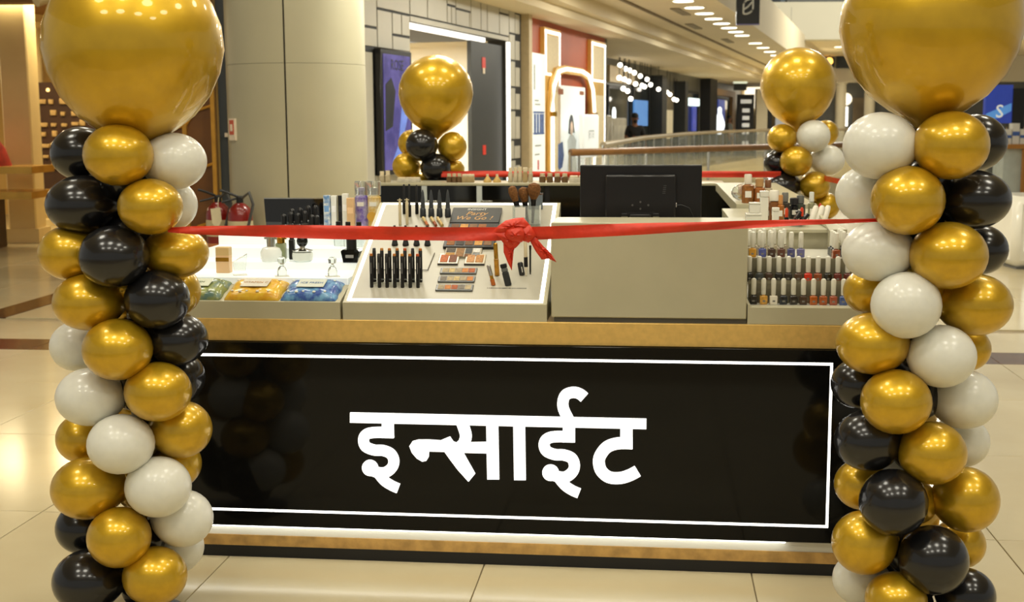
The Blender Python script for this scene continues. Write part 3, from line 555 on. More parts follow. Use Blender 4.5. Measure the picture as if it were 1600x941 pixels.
# ------------------------------------------------------------------ the kiosk front counter
# measured shapes: balloon columns ((x, y) of the pole), big balloon (dx, dy, z, r, rz), balloons (dx, dy, z, r, rz, colour), in metres
COL_LEFT=((-1.204,4.0),(0.047,0.000,1.824,0.274,0.280),[
(-0.162,0.100,1.506,0.098,0.086,'k'),(0.024,-0.130,1.507,0.104,0.093,'g'),(0.160,-0.015,1.484,0.100,0.088,'w'),(-0.128,-0.015,1.351,0.114,0.092,'k'),(0.113,-0.130,1.351,0.097,0.085,'g'),(0.104,0.100,1.342,0.094,0.086,'w'),(-0.176,-0.015,1.201,0.098,0.086,'g'),(-0.004,-0.130,1.200,0.106,0.095,'k'),(0.154,-0.015,1.199,0.102,0.080,'g'),(-0.112,-0.061,1.052,0.108,0.089,'g'),(0.112,-0.096,1.063,0.100,0.092,'k'),(0.104,0.100,1.063,0.094,0.086,'g'),(-0.207,0.100,0.885,0.090,0.082,'w'),(-0.007,-0.130,0.914,0.106,0.095,'g'),(0.143,-0.015,0.926,0.100,0.084,'k'),(0.101,0.100,0.779,0.100,0.090,'k'),(-0.122,-0.061,0.751,0.106,0.091,'w'),(0.105,-0.107,0.776,0.103,0.093,'g'),(0.147,-0.015,0.634,0.098,0.092,'g'),(-0.206,0.100,0.578,0.088,0.082,'g'),(-0.011,-0.130,0.616,0.103,0.093,'w'),(0.084,0.100,0.490,0.094,0.086,'g'),(-0.145,-0.061,0.455,0.114,0.098,'g'),(0.092,-0.107,0.472,0.103,0.095,'w'),(0.141,-0.015,0.340,0.096,0.092,'w'),(-0.222,0.100,0.273,0.090,0.086,'k'),(-0.031,-0.130,0.316,0.099,0.095,'g'),(0.083,0.100,0.205,0.092,0.086,'w'),(-0.159,-0.061,0.151,0.112,0.098,'k'),(0.069,-0.107,0.181,0.101,0.093,'g')])
COL_RIGHT=((1.237,3.82),(-0.008,0.000,1.861,0.262,0.267),[
(-0.161,-0.061,1.524,0.107,0.098,'w'),(0.022,-0.130,1.526,0.107,0.098,'g'),(0.178,0.100,1.529,0.090,0.086,'k'),(-0.161,0.077,1.375,0.090,0.086,'w'),(-0.096,-0.130,1.369,0.105,0.100,'g'),(0.133,-0.015,1.363,0.110,0.088,'k'),(-0.150,-0.038,1.212,0.106,0.089,'w'),(0.028,-0.130,1.209,0.111,0.098,'g'),(0.201,0.100,1.202,0.086,0.078,'k'),(-0.126,0.100,1.075,0.086,0.074,'g'),(-0.089,-0.130,1.064,0.101,0.098,'w'),(0.146,-0.038,1.051,0.108,0.093,'g'),(-0.164,-0.061,0.939,0.107,0.092,'g'),(0.028,-0.107,0.908,0.100,0.093,'w'),(0.171,0.100,0.893,0.078,0.071,'g'),(-0.156,0.077,0.788,0.092,0.080,'k'),(-0.108,-0.130,0.777,0.103,0.096,'g'),(0.133,-0.015,0.758,0.099,0.091,'w'),(-0.164,-0.050,0.639,0.100,0.092,'k'),(0.009,-0.118,0.618,0.100,0.094,'g'),(0.168,0.100,0.597,0.090,0.082,'w'),(-0.140,0.077,0.466,0.088,0.080,'g'),(-0.105,-0.130,0.471,0.101,0.100,'k'),(0.146,-0.038,0.450,0.098,0.100,'g'),(-0.165,-0.050,0.320,0.098,0.098,'g'),(0.025,-0.118,0.288,0.104,0.104,'k'),(0.178,0.100,0.263,0.084,0.078,'g'),(-0.136,0.077,0.157,0.088,0.082,'w'),(-0.079,-0.107,0.158,0.093,0.085,'g'),(0.168,-0.015,0.137,0.088,0.084,'k')])
COL_BACK_LEFT=((-0.556,9.2),(0.023,0.000,1.792,0.267,0.276),[
(-0.073,-0.130,1.438,0.113,0.113,'k'),(0.140,-0.055,1.427,0.101,0.105,'g'),(-0.160,0.070,1.449,0.097,0.097,'g'),(0.022,-0.105,1.276,0.109,0.105,'k'),(-0.196,-0.030,1.288,0.096,0.096,'g'),(0.119,0.045,1.265,0.102,0.083,'g'),(-0.118,-0.005,1.159,0.101,0.092,'g'),(0.105,-0.068,1.106,0.110,0.100,'k'),(-0.042,-0.080,1.026,0.109,0.100,'k')])
COL_BACK_RIGHT=((2.048,9.0),(-0.055,0.000,1.827,0.261,0.270),[
(-0.172,-0.068,1.476,0.103,0.098,'g'),(0.030,-0.130,1.489,0.115,0.111,'w'),(0.174,0.120,1.508,0.091,0.091,'g'),(-0.084,-0.130,1.319,0.111,0.106,'g'),(0.157,-0.030,1.319,0.117,0.108,'w'),(-0.181,0.020,1.301,0.099,0.090,'k'),(-0.161,-0.055,1.148,0.130,0.094,'k'),(0.054,-0.105,1.150,0.107,0.098,'g'),(0.152,-0.030,1.002,0.099,0.094,'g'),(-0.085,-0.093,0.972,0.107,0.098,'k')])
LET=[
('headline_bar','poly',0.0000,[(-0.605, 0.563), (0.458, 0.562), (0.458, 0.525), (-0.606, 0.526)]),
('i','stroke',0.0393,[(-0.446, 0.493), (-0.518, 0.491), (-0.549, 0.482), (-0.558, 0.461), (-0.55, 0.438), (-0.52, 0.426), (-0.487, 0.425), (-0.459, 0.413), (-0.448, 0.388), (-0.456, 0.362), (-0.482, 0.343), (-0.514, 0.344), (-0.536, 0.356)]),
('i','poly',0.0000,[(-0.489, 0.529), (-0.446, 0.528), (-0.447, 0.472), (-0.491, 0.472)]),
('i','disc',0.0298,[(-0.536, 0.359)]),
('i','stroke',0.0366,[(-0.514, 0.35), (-0.486, 0.314), (-0.457, 0.295), (-0.433, 0.285)]),
('na','poly',0.0000,[(-0.319, 0.469), (-0.276, 0.467), (-0.242, 0.482), (-0.223, 0.454), (-0.207, 0.448), (-0.152, 0.348), (-0.176, 0.318), (-0.215, 0.361), (-0.243, 0.399), (-0.262, 0.426), (-0.319, 0.426), (-0.32, 0.406), (-0.329, 0.391), (-0.344, 0.388), (-0.363, 0.399), (-0.381, 0.42), (-0.39, 0.444), (-0.378, 0.462), (-0.357, 0.468)]),
('na','poly',0.0000,[(-0.235, 0.466), (-0.189, 0.449), (-0.197, 0.412), (-0.152, 0.348), (-0.176, 0.318), (-0.226, 0.379), (-0.254, 0.422)]),
('sa','stroke',0.0420,[(-0.198, 0.535), (-0.186, 0.499), (-0.185, 0.478), (-0.196, 0.453), (-0.221, 0.435)]),
('sa','poly',0.0000,[(-0.217, 0.461), (-0.107, 0.465), (-0.108, 0.424), (-0.204, 0.424)]),
('sa','poly',0.0000,[(-0.11, 0.527), (-0.067, 0.527), (-0.065, 0.329), (-0.108, 0.328)]),
('aa','poly',0.0000,[(-0.013, 0.528), (0.029, 0.527), (0.031, 0.329), (-0.011, 0.328)]),
('ii','stroke',0.0393,[(0.205, 0.491), (0.135, 0.49), (0.106, 0.48), (0.097, 0.46), (0.106, 0.437), (0.135, 0.425), (0.167, 0.424), (0.195, 0.413), (0.205, 0.388), (0.198, 0.363), (0.174, 0.344), (0.142, 0.345), (0.121, 0.357)]),
('ii','poly',0.0000,[(0.164, 0.528), (0.207, 0.528), (0.207, 0.471), (0.164, 0.471)]),
('ii','disc',0.0298,[(0.12, 0.358)]),
('ii','stroke',0.0366,[(0.142, 0.349), (0.17, 0.314), (0.198, 0.295), (0.222, 0.285)]),
('ii','stroke',0.0393,[(0.186, 0.55), (0.166, 0.592), (0.165, 0.623), (0.176, 0.644), (0.201, 0.652), (0.223, 0.647), (0.24, 0.634)]),
('tta','poly',0.0000,[(0.367, 0.529), (0.41, 0.529), (0.41, 0.452), (0.367, 0.452)]),
('tta','stroke',0.0420,[(0.41, 0.473), (0.359, 0.471), (0.321, 0.457), (0.297, 0.426), (0.292, 0.399), (0.301, 0.369), (0.328, 0.347), (0.367, 0.345), (0.401, 0.356), (0.429, 0.372)]),
]
RIB= [(-1.039, 3.86, 1.288, 1.274), (-0.964, 3.855, 1.292, 1.268), (-0.846, 3.846, 1.294, 1.263), (-0.709, 3.836, 1.296, 1.259), (-0.535, 3.823, 1.295, 1.254), (-0.342, 3.809, 1.292, 1.251), (-0.189, 3.798, 1.29, 1.25), (-0.056, 3.788, 1.29, 1.25), (0.077, 3.778, 1.292, 1.252), (0.19, 3.769, 1.296, 1.258), (0.377, 3.755, 1.302, 1.268), (0.563, 3.741, 1.306, 1.28), (0.683, 3.731, 1.31, 1.287), (0.839, 3.719, 1.313, 1.297), (0.967, 3.709, 1.315, 1.302), (1.085, 3.7, 1.317, 1.308)]
UL, UR = -1.34, 1.2
kc = kthing('kiosk_counter', 'black kiosk counter with lit white Hindi lettering and gold top band', 'counter', 0, 0, 0)
MB().box(UL + .02, UR - .02, .0, .5, 0, .043).build('kick_board', BLACK_MATT, kc)
MB().box(UL + .02, UR - .02, -.0, .5, .043, .084).build('wood_strip', WOODGOLD, kc)
MB().box(UL + .01, UR - .01, .004, .5, .084, .124).build('white_strip', WHITE_GLOSS, kc)
MB().box(UL + .03, .95, -.017, -.006, .121, .125).build('under_light', LED_STRONG, kc)
MB().rbox(UL, UR, -.022, .012, .126, .815, .002).build('front_panel', M('black_front_glass', (16, 16, 15), .07, 0, noise=(5, .1), ior=1.3), kc)
MB().box(UL, UR, .012, .5, .126, .82).build('carcass', BLACK_MATT, kc)
MB().rbox(UL - .01, UR + .01, -.004, .52, .8155, .898, .002).build('top_band', BRASS, kc)
UB0, UB1, ZB0, ZB1 = -1.245, 1.095, .183, .771
for x0, x1, z0, z1 in ((UB0, UB1, ZB1 - .009, ZB1), (UB0, UB1, ZB0, ZB0 + .009), (UB0, UB0 + .009, ZB0 + .009, ZB1 - .009), (UB1 - .009, UB1, ZB0 + .009, ZB1 - .009)):
    MB().box(x0, x1, -.0235, -.022, z0, z1).build('light_line', LED, kc)
GL = {}
for nm, kind, wd, pts in LET: GL.setdefault(nm, []).append((kind, wd, pts))
for nm, shapes in GL.items():
    mb = MB()
    for kind, wd, pts in shapes:
        if kind == 'stroke': mb.stroke(pts, wd, -.03, -.022)
        elif kind == 'disc': mb.prism([(pts[0][0] + wd * math.cos(k * math.pi / 12), pts[0][1] + wd * math.sin(k * math.pi / 12)) for k in range(24)], -.03, -.022)
        else: mb.prism(pts, -.03, -.022)
    mb.build('headline_bar' if nm == 'headline_bar' else 'letter', SIGN_LED, kc)

# ---- left stepped perfume display, glowing white
t = kthing('perfume_display', 'glowing white stepped perfume display at the left of the counter', 'display', 0, 0, .898)
B = -.898
MB().prism([(0, 0), (0, .96 + B), (.15, 1.005 + B), (.15, 0)], -1.32, -.64, 'x').build('front_ledge', WHITE_LAM, t)
for v0, v1, z1 in ((.15, .4, 1.03), (.4, .55, 1.06), (.55, .68, 1.10), (.68, .95, 1.15)):
    MB().rbox(-1.32, -.645, v0 + .0005, v1, 0, z1 + B, .002).build('step', LITACRYL, t)
DARKMIR = M('dark_mirror', (14, 14, 15), .04, 0, ior=1.6, noise=(4, .1))
t = kthing('standing_mirror', 'black mirrored panel standing behind the perfume testers', 'panel', 0, .98, .898)
MB().prism([(-1.19, 0), (-1.21, .375), (-.9, .375), (-.9, 0)], -.012, .012).build('panel', DARKMIR, t); MB().prism([(-1.21, .375), (-1.21, .379), (-.9, .379), (-.9, .375)], -.013, .013).build('edge', SILVER, t)

def inclined(name, label, cat, u, v, z, ang, group=None, turn=0.0):
    o = kthing(name, label, cat, u, v, z, group); o.rotation_euler = (Matrix.Rotation(KROT + turn, 4, 'Z') @ Matrix.Rotation(ang, 4, 'X')).to_euler(); return o
def wipes(u, label, c1, c2, labcol, text, tcol, w_=.205):
    o = inclined('wet_wipes_pack', label, 'wet wipes', u, .008, .962, math.atan(.3), 'wet wipes packs'); n = 14; vs = []; fs = []; d_ = .155
    for side in (1, 0):
        for j in range(n + 1):
            for i in range(n + 1):
                x = -1 + 2 * i / n; y = -1 + 2 * j / n
                hgt = .03 * max(0, (1 - abs(x) ** 5)) ** .6 * max(0, (1 - abs(y) ** 4)) ** .5
                vs.append((x * w_ / 2 * (1 + .02 * math.sin(7 * y)), (y + 1) * d_ / 2, (.002 + hgt * (1 + .06 * math.sin(9 * x + 4 * y))) if side else .001))
    k = (n + 1) ** 2
    for j in range(n):
        for i in range(n):
            q = j * (n + 1) + i; fs += [(q, q + 1, q + n + 2, q + n + 1), (q + k, q + k + n + 1, q + k + n + 2, q + k + 1)]
    for i in range(n):
        for q, st in ((i, 1), (n * (n + 1) + i, 1), (i * (n + 1), n + 1), (i * (n + 1) + n, n + 1)): fs.append((q, q + k, q + k + st, q + st))
    MB().add(vs, fs).build('pouch', M(label[:12] + '_film', c1, .25, noise=(34, .5), col2=c2, coat=.3), o, 60)
    lb = MB().rbox(-.052, .05, .045, .112, .0355, .0385, .0012).build('flap_label', plain(label[:12] + '_flap', labcol, .35), o)
    text_mb(text, .019, Matrix.Translation((0, .078, .039)), .0003).build('lettering', plain(label[:12] + '_ink', tcol), lb)
    for k, (x, y) in enumerate(((-.075, .025), (-.045, .022), (-.02, .024), (.02, .023), (.06, .024), (-.08, .12), (.075, .12))):
        MB().lathe([(.005 + .002 * (k % 2), .028), (.005, .0305)], 8, cx=x, cy=y).build('printed_spot', plain(label[:12] + '_spot', labcol), o)
    return o
wipes(-1.19, 'green wet wipes pack half hidden behind the left balloons', (142, 150, 80), (90, 118, 110), (200, 206, 180), 'FRESH', (90, 110, 60))
wipes(-.97, 'yellow wet wipes pack reading VITAMIN C', (226, 186, 58), (214, 160, 44), (212, 206, 188), 'VITAMIN C', (178, 120, 40))
wipes(-.76, 'blue wet wipes pack reading ICE FRESH', (52, 84, 158), (112, 166, 206), (206, 212, 200), 'ICE FRESH', (54, 104, 166))

def perf(name, label, cat, u, v, z, turn=0.0, group=None): return kthing(name, label, cat, u, v, z, group, turn)
t = perf('perfume_box', 'peach perfume box at the left end of the glowing display', 'box', -1.164, .29, 1.03)
MB().rbox(-.026, .026, -.02, .02, 0, .098, .002).build('carton', plain('carton_peach', (226, 188, 140)), t); MB().box(-.026, .026, -.021, -.02, .045, .06).build('gold_label', GOLDM, t); MB().rbox(-.0262, .0262, -.0202, .0202, .066, .099, .002).build('lid', plain('carton_peach2', (208, 176, 120)), t)
def crystal(u, v, label, slanted=False):
    t = perf('tester_bottle', label, 'perfume bottle', u, v, 1.03, .4)
    if slanted:
        MB().prism([(-.022, .018), (-.026, .05), (.028, .08), (.02, .018)], -.014, .014).build('glass_body', GLASS, t)
    else:
        MB().lathe([(.017, .002), (.019, .02), (.013, .034), (.008, .038)], 8).build('glass_body', GLASS, t)
        MB().lathe([(.008, .038), (.008, .046), (.014, .05), (.016, .066), (.009, .074)], 6).build('stopper', GLASS, t)
    MB().rbox(-.026, .026, -.02, .02, 0, .003, .001).build('foot', WHITE_GLOSS, t)
crystal(-1.077, .215, 'slanted clear crystal perfume bottle beside the peach box', True)
crystal(-.905, .185, 'clear crystal tester bottle in front of the silver capped white bottle')
crystal(-.713, .19, 'clear crystal tester bottle in front of the black perfume bottle')
t = perf('perfume_bottle', 'rounded white perfume bottle with silver cap', 'perfume bottle', -1.02, .43, 1.06)
MB().lathe([(.034, 0), (.041, .01), (.042, .035), (.034, .052), (.016, .058)], 24).build('body', plain('milk_white', (240, 244, 240), .15), t); MB().lathe([(.0165, .057), (.0165, .088), (.026, .089), (.026, .094), (.016, .096)], 20).build('cap', SILVER, t)
t = perf('perfume_bottle', 'green glass perfume bottle with gold cap', 'perfume bottle', -1.0, .5, 1.06)
MB().rbox(-.02, .02, -.014, .014, 0, .066, .004).build('body', plain('green_grey_glass', (150, 158, 120), .1), t); MB().lathe([(.016, .066), (.016, .08), (.024, .081), (.024, .087), (.018, .09), (.018, .112), (.012, .116)], 18).build('cap', GOLDM, t)
t = perf('perfume_bottle', 'small black bottle beside the gold capped perfume', 'perfume bottle', -.955, .5, 1.06)
MB().rbox(-.011, .011, -.011, .011, 0, .08, .003).build('body', BLACK_PLASTIC, t); MB().lathe([(.009, .08), (.009, .105)], 12).build('cap', BLACK_PLASTIC, t)
t = perf('perfume_bottle', 'round glass perfume bottle with silver collar and black ball stopper', 'perfume bottle', -.893, .43, 1.06)
MB().lathe([(.03, 0), (.039, .006), (.041, .025), (.039, .036), (.02, .043)], 24).build('body', plain('frosted_pale', (226, 232, 226), .12), t); MB().lathe([(.04, .041), (.041, .044), (.02, .05), (.011, .052), (.011, .06)], 24).build('collar', SILVER, t); MB().sphere((0, 0, .08), (.022, .022, .024), 18, 12).build('stopper', BLACK_GLOSS, t)
t = perf('perfume_bottle', 'tall black perfume bottle with flared square base', 'perfume bottle', -.695, .425, 1.06)
MB().prism([(-.028, 0), (-.037, .044), (-.03, .05), (.03, .05), (.037, .044), (.028, 0)], -.028, .028).build('body', BLACK_GLOSS, t); MB().lathe([(.02, .05), (.02, .125), (.018, .128)], 20).build('cap', BLACK_PLASTIC, t); MB().box(-.018, .014, -.0285, -.028, .018, .03).build('label', plain('label_grey', (150, 150, 150)), t)
# small black testers in two rows and boxed perfumes behind the ribbon
t0 = None
for i, (u, v, s) in enumerate(((-1.05, .72, .85), (-1.02, .72, .95), (-.99, .72, .9), (-.96, .72, 1.0), (-.93, .72, .82), (-1.035, .79, 1.05), (-1.0, .79, 1.1), (-.965, .79, 1.2), (-.935, .79, 1.22), (-.91, .72, .8))):
    lab = f'small black capped tester bottle before the black mirror panel, {ORD[i]} of the cluster'
    if t0 is None:
        t0 = perf('tester_bottle', lab, 'perfume bottle', u, v, 1.15, 0, 'black capped testers before the mirror panel')
        MB().lathe([(.014, 0), (.015, .004), (.015, .034), (.009, .04)], 12).build('body', plain('smoked_glass', (58, 58, 58), .1), t0); MB().lathe([(.011, .04), (.0115, .075), (.009, .084), (.004, .088)], 12).build('cap', BLACK_PLASTIC, t0)
        o = t0
    else:
        o = copy_tree(t0); o['label'] = lab
    o.location = K(u, v, 1.15); o.scale = (1, 1, s)
for i, (u, v, w_, h_, col, lab) in enumerate(((-.87, .74, .026, .152, (96, 140, 190), 'pale blue patterned perfume box'), (-.843, .75, .022, .15, (238, 238, 230), 'plain white perfume box right of the blue one'), (-.818, .76, .018, .15, (26, 26, 28), 'slim black perfume box between two white ones'), (-.795, .75, .024, .158, (236, 236, 226), 'white perfume box beside the peach one'), (-.768, .73, .03, .142, (224, 184, 134), 'peach perfume box in the back row beside the purple mist'))):
    t = perf('perfume_box', lab, 'box', u, v, 1.15)
    MB().rbox(-w_ / 2, w_ / 2, -.012, .012, 0, h_, .0015).build('carton', M('carton_%d' % i, col, .4, noise=(60, .5) if i == 0 else (9, .04), col2=(232, 234, 226) if i == 0 else None), t); MB().box(-w_ / 2 + .003, w_ / 2 - .003, -.0125, -.012, h_ * .55, h_ * .72).build('label', plain('carton_label_%d' % i, [min(255, c + 26) for c in col]), t)
for i, (u, c1, c2, lab) in enumerate(((-.735, (112, 92, 176), (196, 190, 206), 'tall body mist bottle with purple patterned label and clear cap'), (-.682, (214, 176, 90), (236, 230, 206), 'tall body mist bottle with golden label and clear cap'))):
    t = perf('body_mist', lab, 'body mist', u, .79, 1.15, 0, 'body mists')
    MB().lathe([(.026, 0), (.028, .004), (.028, .142), (.02, .15), (.011, .152)], 24).build('bottle', M('mist_label_%d' % i, c1, .2, noise=(30, .5), col2=c2), t); MB().lathe([(.0275, .15), (.0285, .153), (.0285, .205), (.025, .209)], 24).build('cap', ACRYL, t); MB().lathe([(.008, .15), (.008, .165), (.012, .167), (.012, .18), (.006, .183)], 12).build('spray_pump', SILVER if i else plain('pump_lilac', (170, 160, 190)), t)
    if i: MB().lathe([(.02, 0), (.02, .0015)], 20, Matrix.Translation((-.006, -.027, .062)) @ FRONT).build('round_label', plain('round_gold', (206, 158, 60)), t)
    MB().box(-.014, .014, -.0292, -.027, .105, .122).build('label', plain('label_white', (232, 230, 220)), t)
t0 = None
for i, (u, v) in enumerate(((-.80, .64), (-.755, .62), (-.71, .62))):
    lab = f'short black topped tester in front of the boxed perfumes, {ORD[i]} from the left'
    o = copy_tree(t0) if t0 else perf('tester_bottle', lab, 'perfume bottle', u, v, 1.1, 0, 'black topped testers behind the ribbon')
    if not t0:
        t0 = o; MB().rbox(-.018, .018, -.014, .014, 0, .05, .003).build('body', GLASS, o); MB().lathe([(.0105, .05), (.0105, .1), (.008, .102)], 12).build('cap', BLACK_PLASTIC, o)
    o['label'] = lab; o.location = K(u, v, 1.1)

# ---- sloping make-up tester board with light border
SL = math.atan(.477); CS = math.cos(SL)
t = kthing('tester_board', 'sloping white make-up tester board framed by a white light line', 'display', 0, 0, .898)
PANELG = M('tester_panel', (176, 172, 156), .3, noise=(4, .05))
b0_, b1_, vt = -.63, .105, .665
MB().prism([(0, 0), (0, .96 + B), (vt, .96 + .477 * vt + B), (vt, 0)], b0_, b1_, 'x').build('body', WHITE_LAM, t)
SLM = Matrix.Translation((0, 0, .96 + B)) @ Matrix.Rotation(SL, 4, 'X'); LS = vt / CS
MB().box(b0_ + .028, b1_ - .028, .022, LS - .022, 0, .003, SLM).build('panel', PANELG, t)
for x0, x1, y0, y1 in ((b0_ + .014, b1_ - .014, .01, .022), (b0_ + .014, b1_ - .014, LS - .024, LS - .01), (b0_ + .014, b0_ + .028, .022, LS - .024), (b1_ - .028, b1_ - .014, .022, LS - .024)): MB().box(x0, x1, y0, y1, 0, .004, SLM).build('light_line', LED_SOFT, t)
def bz(v): return .96 + .477 * v + .0032
def bthing(name, label, cat, u, v, group=None, turn=0.0): return kthing(name, label, cat, u, v, bz(v), group, turn)
def lying(name, label, cat, u, v, group=None): return inclined(name, label, cat, u, v, bz(v), SL, group)
TIPS = [(176, 108, 40), (60, 60, 62), (52, 52, 54), (180, 112, 44), (196, 134, 60), (184, 112, 40), (190, 84, 40)]
for row, (v, u0_, u1_) in enumerate(((.089, -.542, -.371), (.124, -.5385, -.367))):
    for i in range(7):
        u = u0_ + (u1_ - u0_) * i / 6; tip = TIPS[i] if row == 0 else TIPS[(i * 3 + 1) % 7]
        dark = tip[0] < 100
        o = bthing('makeup_pencil', f'black make-up pencil with {"black" if dark else "orange brown"} tip, {ORD[i]} from the left in the {("front", "rear")[row]} row', 'pencil', u, v, 'black make-up pencils on the tester board')
        MB().lathe([(.0062, -.002), (.0068, .001), (.0068, .113), (.006, .114)], 10).build('barrel', BLACK_PLASTIC, o); MB().lathe([(.006, .114), (.006, .121), (.004, .123)], 10).build('tip', plain('tip_%d_%d_%d' % tip, tip), o)
        MB().box(-.0012, .0012, -.0072, -.0062, .05, .09).build('print', plain('print_silver', (130, 130, 130)), o)
t = kthing('pencil_rack', 'clear acrylic rack with thin dark edges behind the pencils', 'rack', 0, 0, 0)
for p in (((-.55, .19), (-.353, .19)), ((-.353, .19), (-.345, .3))): MB().tube([(u, v, bz(v) + .004) for u, v in p], .0016, 5).build('edge', plain('rack_edge', (96, 92, 84)), t)
MB().prism([(-.55, .1), (-.36, .1), (-.36, .12), (-.55, .12)], bz(.12) + .01, bz(.12) + .013, 'z').build('shelf', ACRYL, t)
t0 = None
for i in range(4):
    u = -.509 + .127 * i / 3; lab = f'short dark flared liner stub under the ribbon, {ORD[i]} from the left'
    o = copy_tree(t0) if t0 else bthing('eyeliner', lab, 'eyeliner', u, .357, 'dark liner stubs under the ribbon')
    if not t0: t0 = o; MB().lathe([(.012, 0), (.0122, .004), (.0085, .02), (.0075, .06), (.004, .076)], 12).build('body', plain('charcoal_liner', (50, 52, 54), .35), o); MB().lathe([(.0125, -.002), (.0125, .003)], 12).build('foot', BLACK_PLASTIC, o)
    o['label'] = lab; o.location = K(u, .357, bz(.357))
t0 = None
for i in range(4):
    u = -.434 + .1 * i / 3; lab = f'dark pointed eyeliner standing before the black back panel, {ORD[i]} from the left'
    o = copy_tree(t0) if t0 else bthing('eyeliner', lab, 'eyeliner', u, .555, 'dark pointed eyeliners at the top of the board')
    if not t0: t0 = o; MB().lathe([(.012, 0), (.0125, .004), (.0115, .03), (.009, .034)], 12).build('base', plain('charcoal_liner2', (46, 50, 54), .4), o); MB().lathe([(.009, .034), (.0085, .06), (.005, .095), (.0015, .107)], 12).build('cone', plain('charcoal_liner3', (62, 66, 70), .35), o)
    o['label'] = lab; o.location = K(u, .555, bz(.555))
for i, (u, v, h_) in enumerate(((-.513, .575, .118), (-.488, .555, .13), (-.462, .575, .115))):
    o = bthing('mascara', f'thin tall black mascara wand tube, {ORD[i]} from the left at the board top', 'mascara', u, v, 'thin black mascaras')
    MB().lathe([(.0065, 0), (.007, .003), (.007, .045), (.004, .048)], 10).build('tube', BLACK_PLASTIC, o); MB().lathe([(.004, .048), (.0045, h_ - .005), (.002, h_)], 10).build('wand', BLACK_MATT, o)
for i, (u, v) in enumerate(((-.515, .495), (-.487, .497))):
    o = bthing('lip_gloss', f'cream lip gloss tube with crossbar stopper, {("left", "right")[i]} of two', 'lip gloss', u, v, 'cream lip gloss tubes')
    MB().lathe([(.0055, 0), (.006, .003), (.006, .09), (.004, .093)], 10).build('tube', plain('gloss_cream', (206, 192, 156), .2), o); MB().lathe([(.003, .093), (.003, .104)], 8).build('stem', plain('gloss_cream', (206, 192, 156), .2), o); MB().tube([(-.009, 0, .098), (.009, 0, .098)], .0022, 6).build('crossbar', plain('gloss_cream', (206, 192, 156), .2), o)
for i, u in enumerate((-.43, -.397, -.372)):
    o = lying('lipstick', f'small gold topped lipstick lying above the ribbon, {ORD[i]} from the left', 'lipstick', u, .525, 'gold lipsticks lying above the ribbon')
    MB().tube([(0, .012, .007), (.016, -.022, .007)], .0065, 10).build('case', plain('lip_case', (200, 176, 120), .25), o); MB().tube([(.016, -.022, .007), (.028, -.048, .007)], .006, 10).build('colour_end', plain('lip_brown_%d' % i, ((176, 96, 34), (150, 70, 30), (196, 164, 96))[i], .3), o)
# open palette with lid
t = lying('eyeshadow_palette', 'open black eyeshadow palette with gold script on its raised lid', 'palette', -.22, .33)
MB().rbox(-.098, .098, 0, .18, 0, .012, .002).build('tray', BLACK_PLASTIC, t)
for r in range(2):
    for k in range(5):
        c = ((150, 92, 40), (66, 60, 56), (112, 76, 46), (206, 150, 74), (130, 92, 58))[(k + r * 2) % 5]; MB().rbox(-.086 + k * .0355, -.086 + k * .0355 + .03, .012 + r * .09, .08 + r * .09, .012, .0135, .001).build('pan', plain('pan_%d_%d_%d' % c, c, .6, noise=(90, .3)), t)
lid = MB().rbox(-.098, .098, .182, .3, .004, .014, .002).build('lid', plain('lid_charcoal', (52, 54, 54), .4), t)
text_mb('INSIGHT', .02, Matrix.Translation((0, .283, .0143)), .0003).build('lettering', plain('lid_white', (216, 216, 210)), lid)
mb = text_mb('Party', .04, Matrix.Translation((.0, .25, .0143)), .0003, .35); text_mb('We Go !', .04, Matrix.Translation((-.008, .215, .0143)), .0003, .35, mb); mb.build('lettering', plain('script_gold', (198, 150, 84)), lid)
t = lying('eyeshadow_palette', 'flat brown and grey eyeshadow palette below the open black one', 'palette', -.236, .272)
MB().rbox(-.07, .07, 0, .065, 0, .008, .002).build('tray', plain('tray_clear_grey', (168, 158, 136), .3), t)
for k, (x0, x1, y0, y1, c) in enumerate(((-.064, -.03, .03, .06, (90, 84, 76)), (-.026, .004, .0, .06, (150, 110, 66)), (.008, .034, .022, .06, (74, 78, 80)), (-.064, -.03, .004, .026, (190, 140, 66)), (.008, .034, .0, .018, (110, 70, 40)), (.038, .064, .03, .06, (216, 214, 206)), (.038, .064, .004, .026, (130, 134, 134)))): MB().rbox(x0, x1, y0, y1, .008, .0095, .001).build('pan', plain('pan2_%d' % k, c, .6, noise=(90, .3)), t)
for i, (u, c, lab) in enumerate(((-.284, ((186, 96, 40), (120, 68, 40)), 'square compact with two copper eyeshadows'), (-.184, ((196, 140, 84), (186, 128, 60)), 'square compact with two glittery gold eyeshadows'))):
    t = lying('compact', lab, 'compact', u, .228, 'duo eyeshadow compacts')
    MB().rbox(-.038, .038, 0, .07, 0, .008, .002).build('case', plain('case_clear', (196, 186, 160), .15), t); MB().box(-.038, .038, -.002, .003, 0, .007).build('front_edge', plain('case_edge', (60, 58, 56)), t)
    for s in (0, 1): MB().rbox(-.031 + s * .033, -.002 + s * .033, .008, .06, .008, .0098, .001).build('pan', plain('duo_%d_%d' % (i, s), c[s], .5, noise=(120, .4)), t)
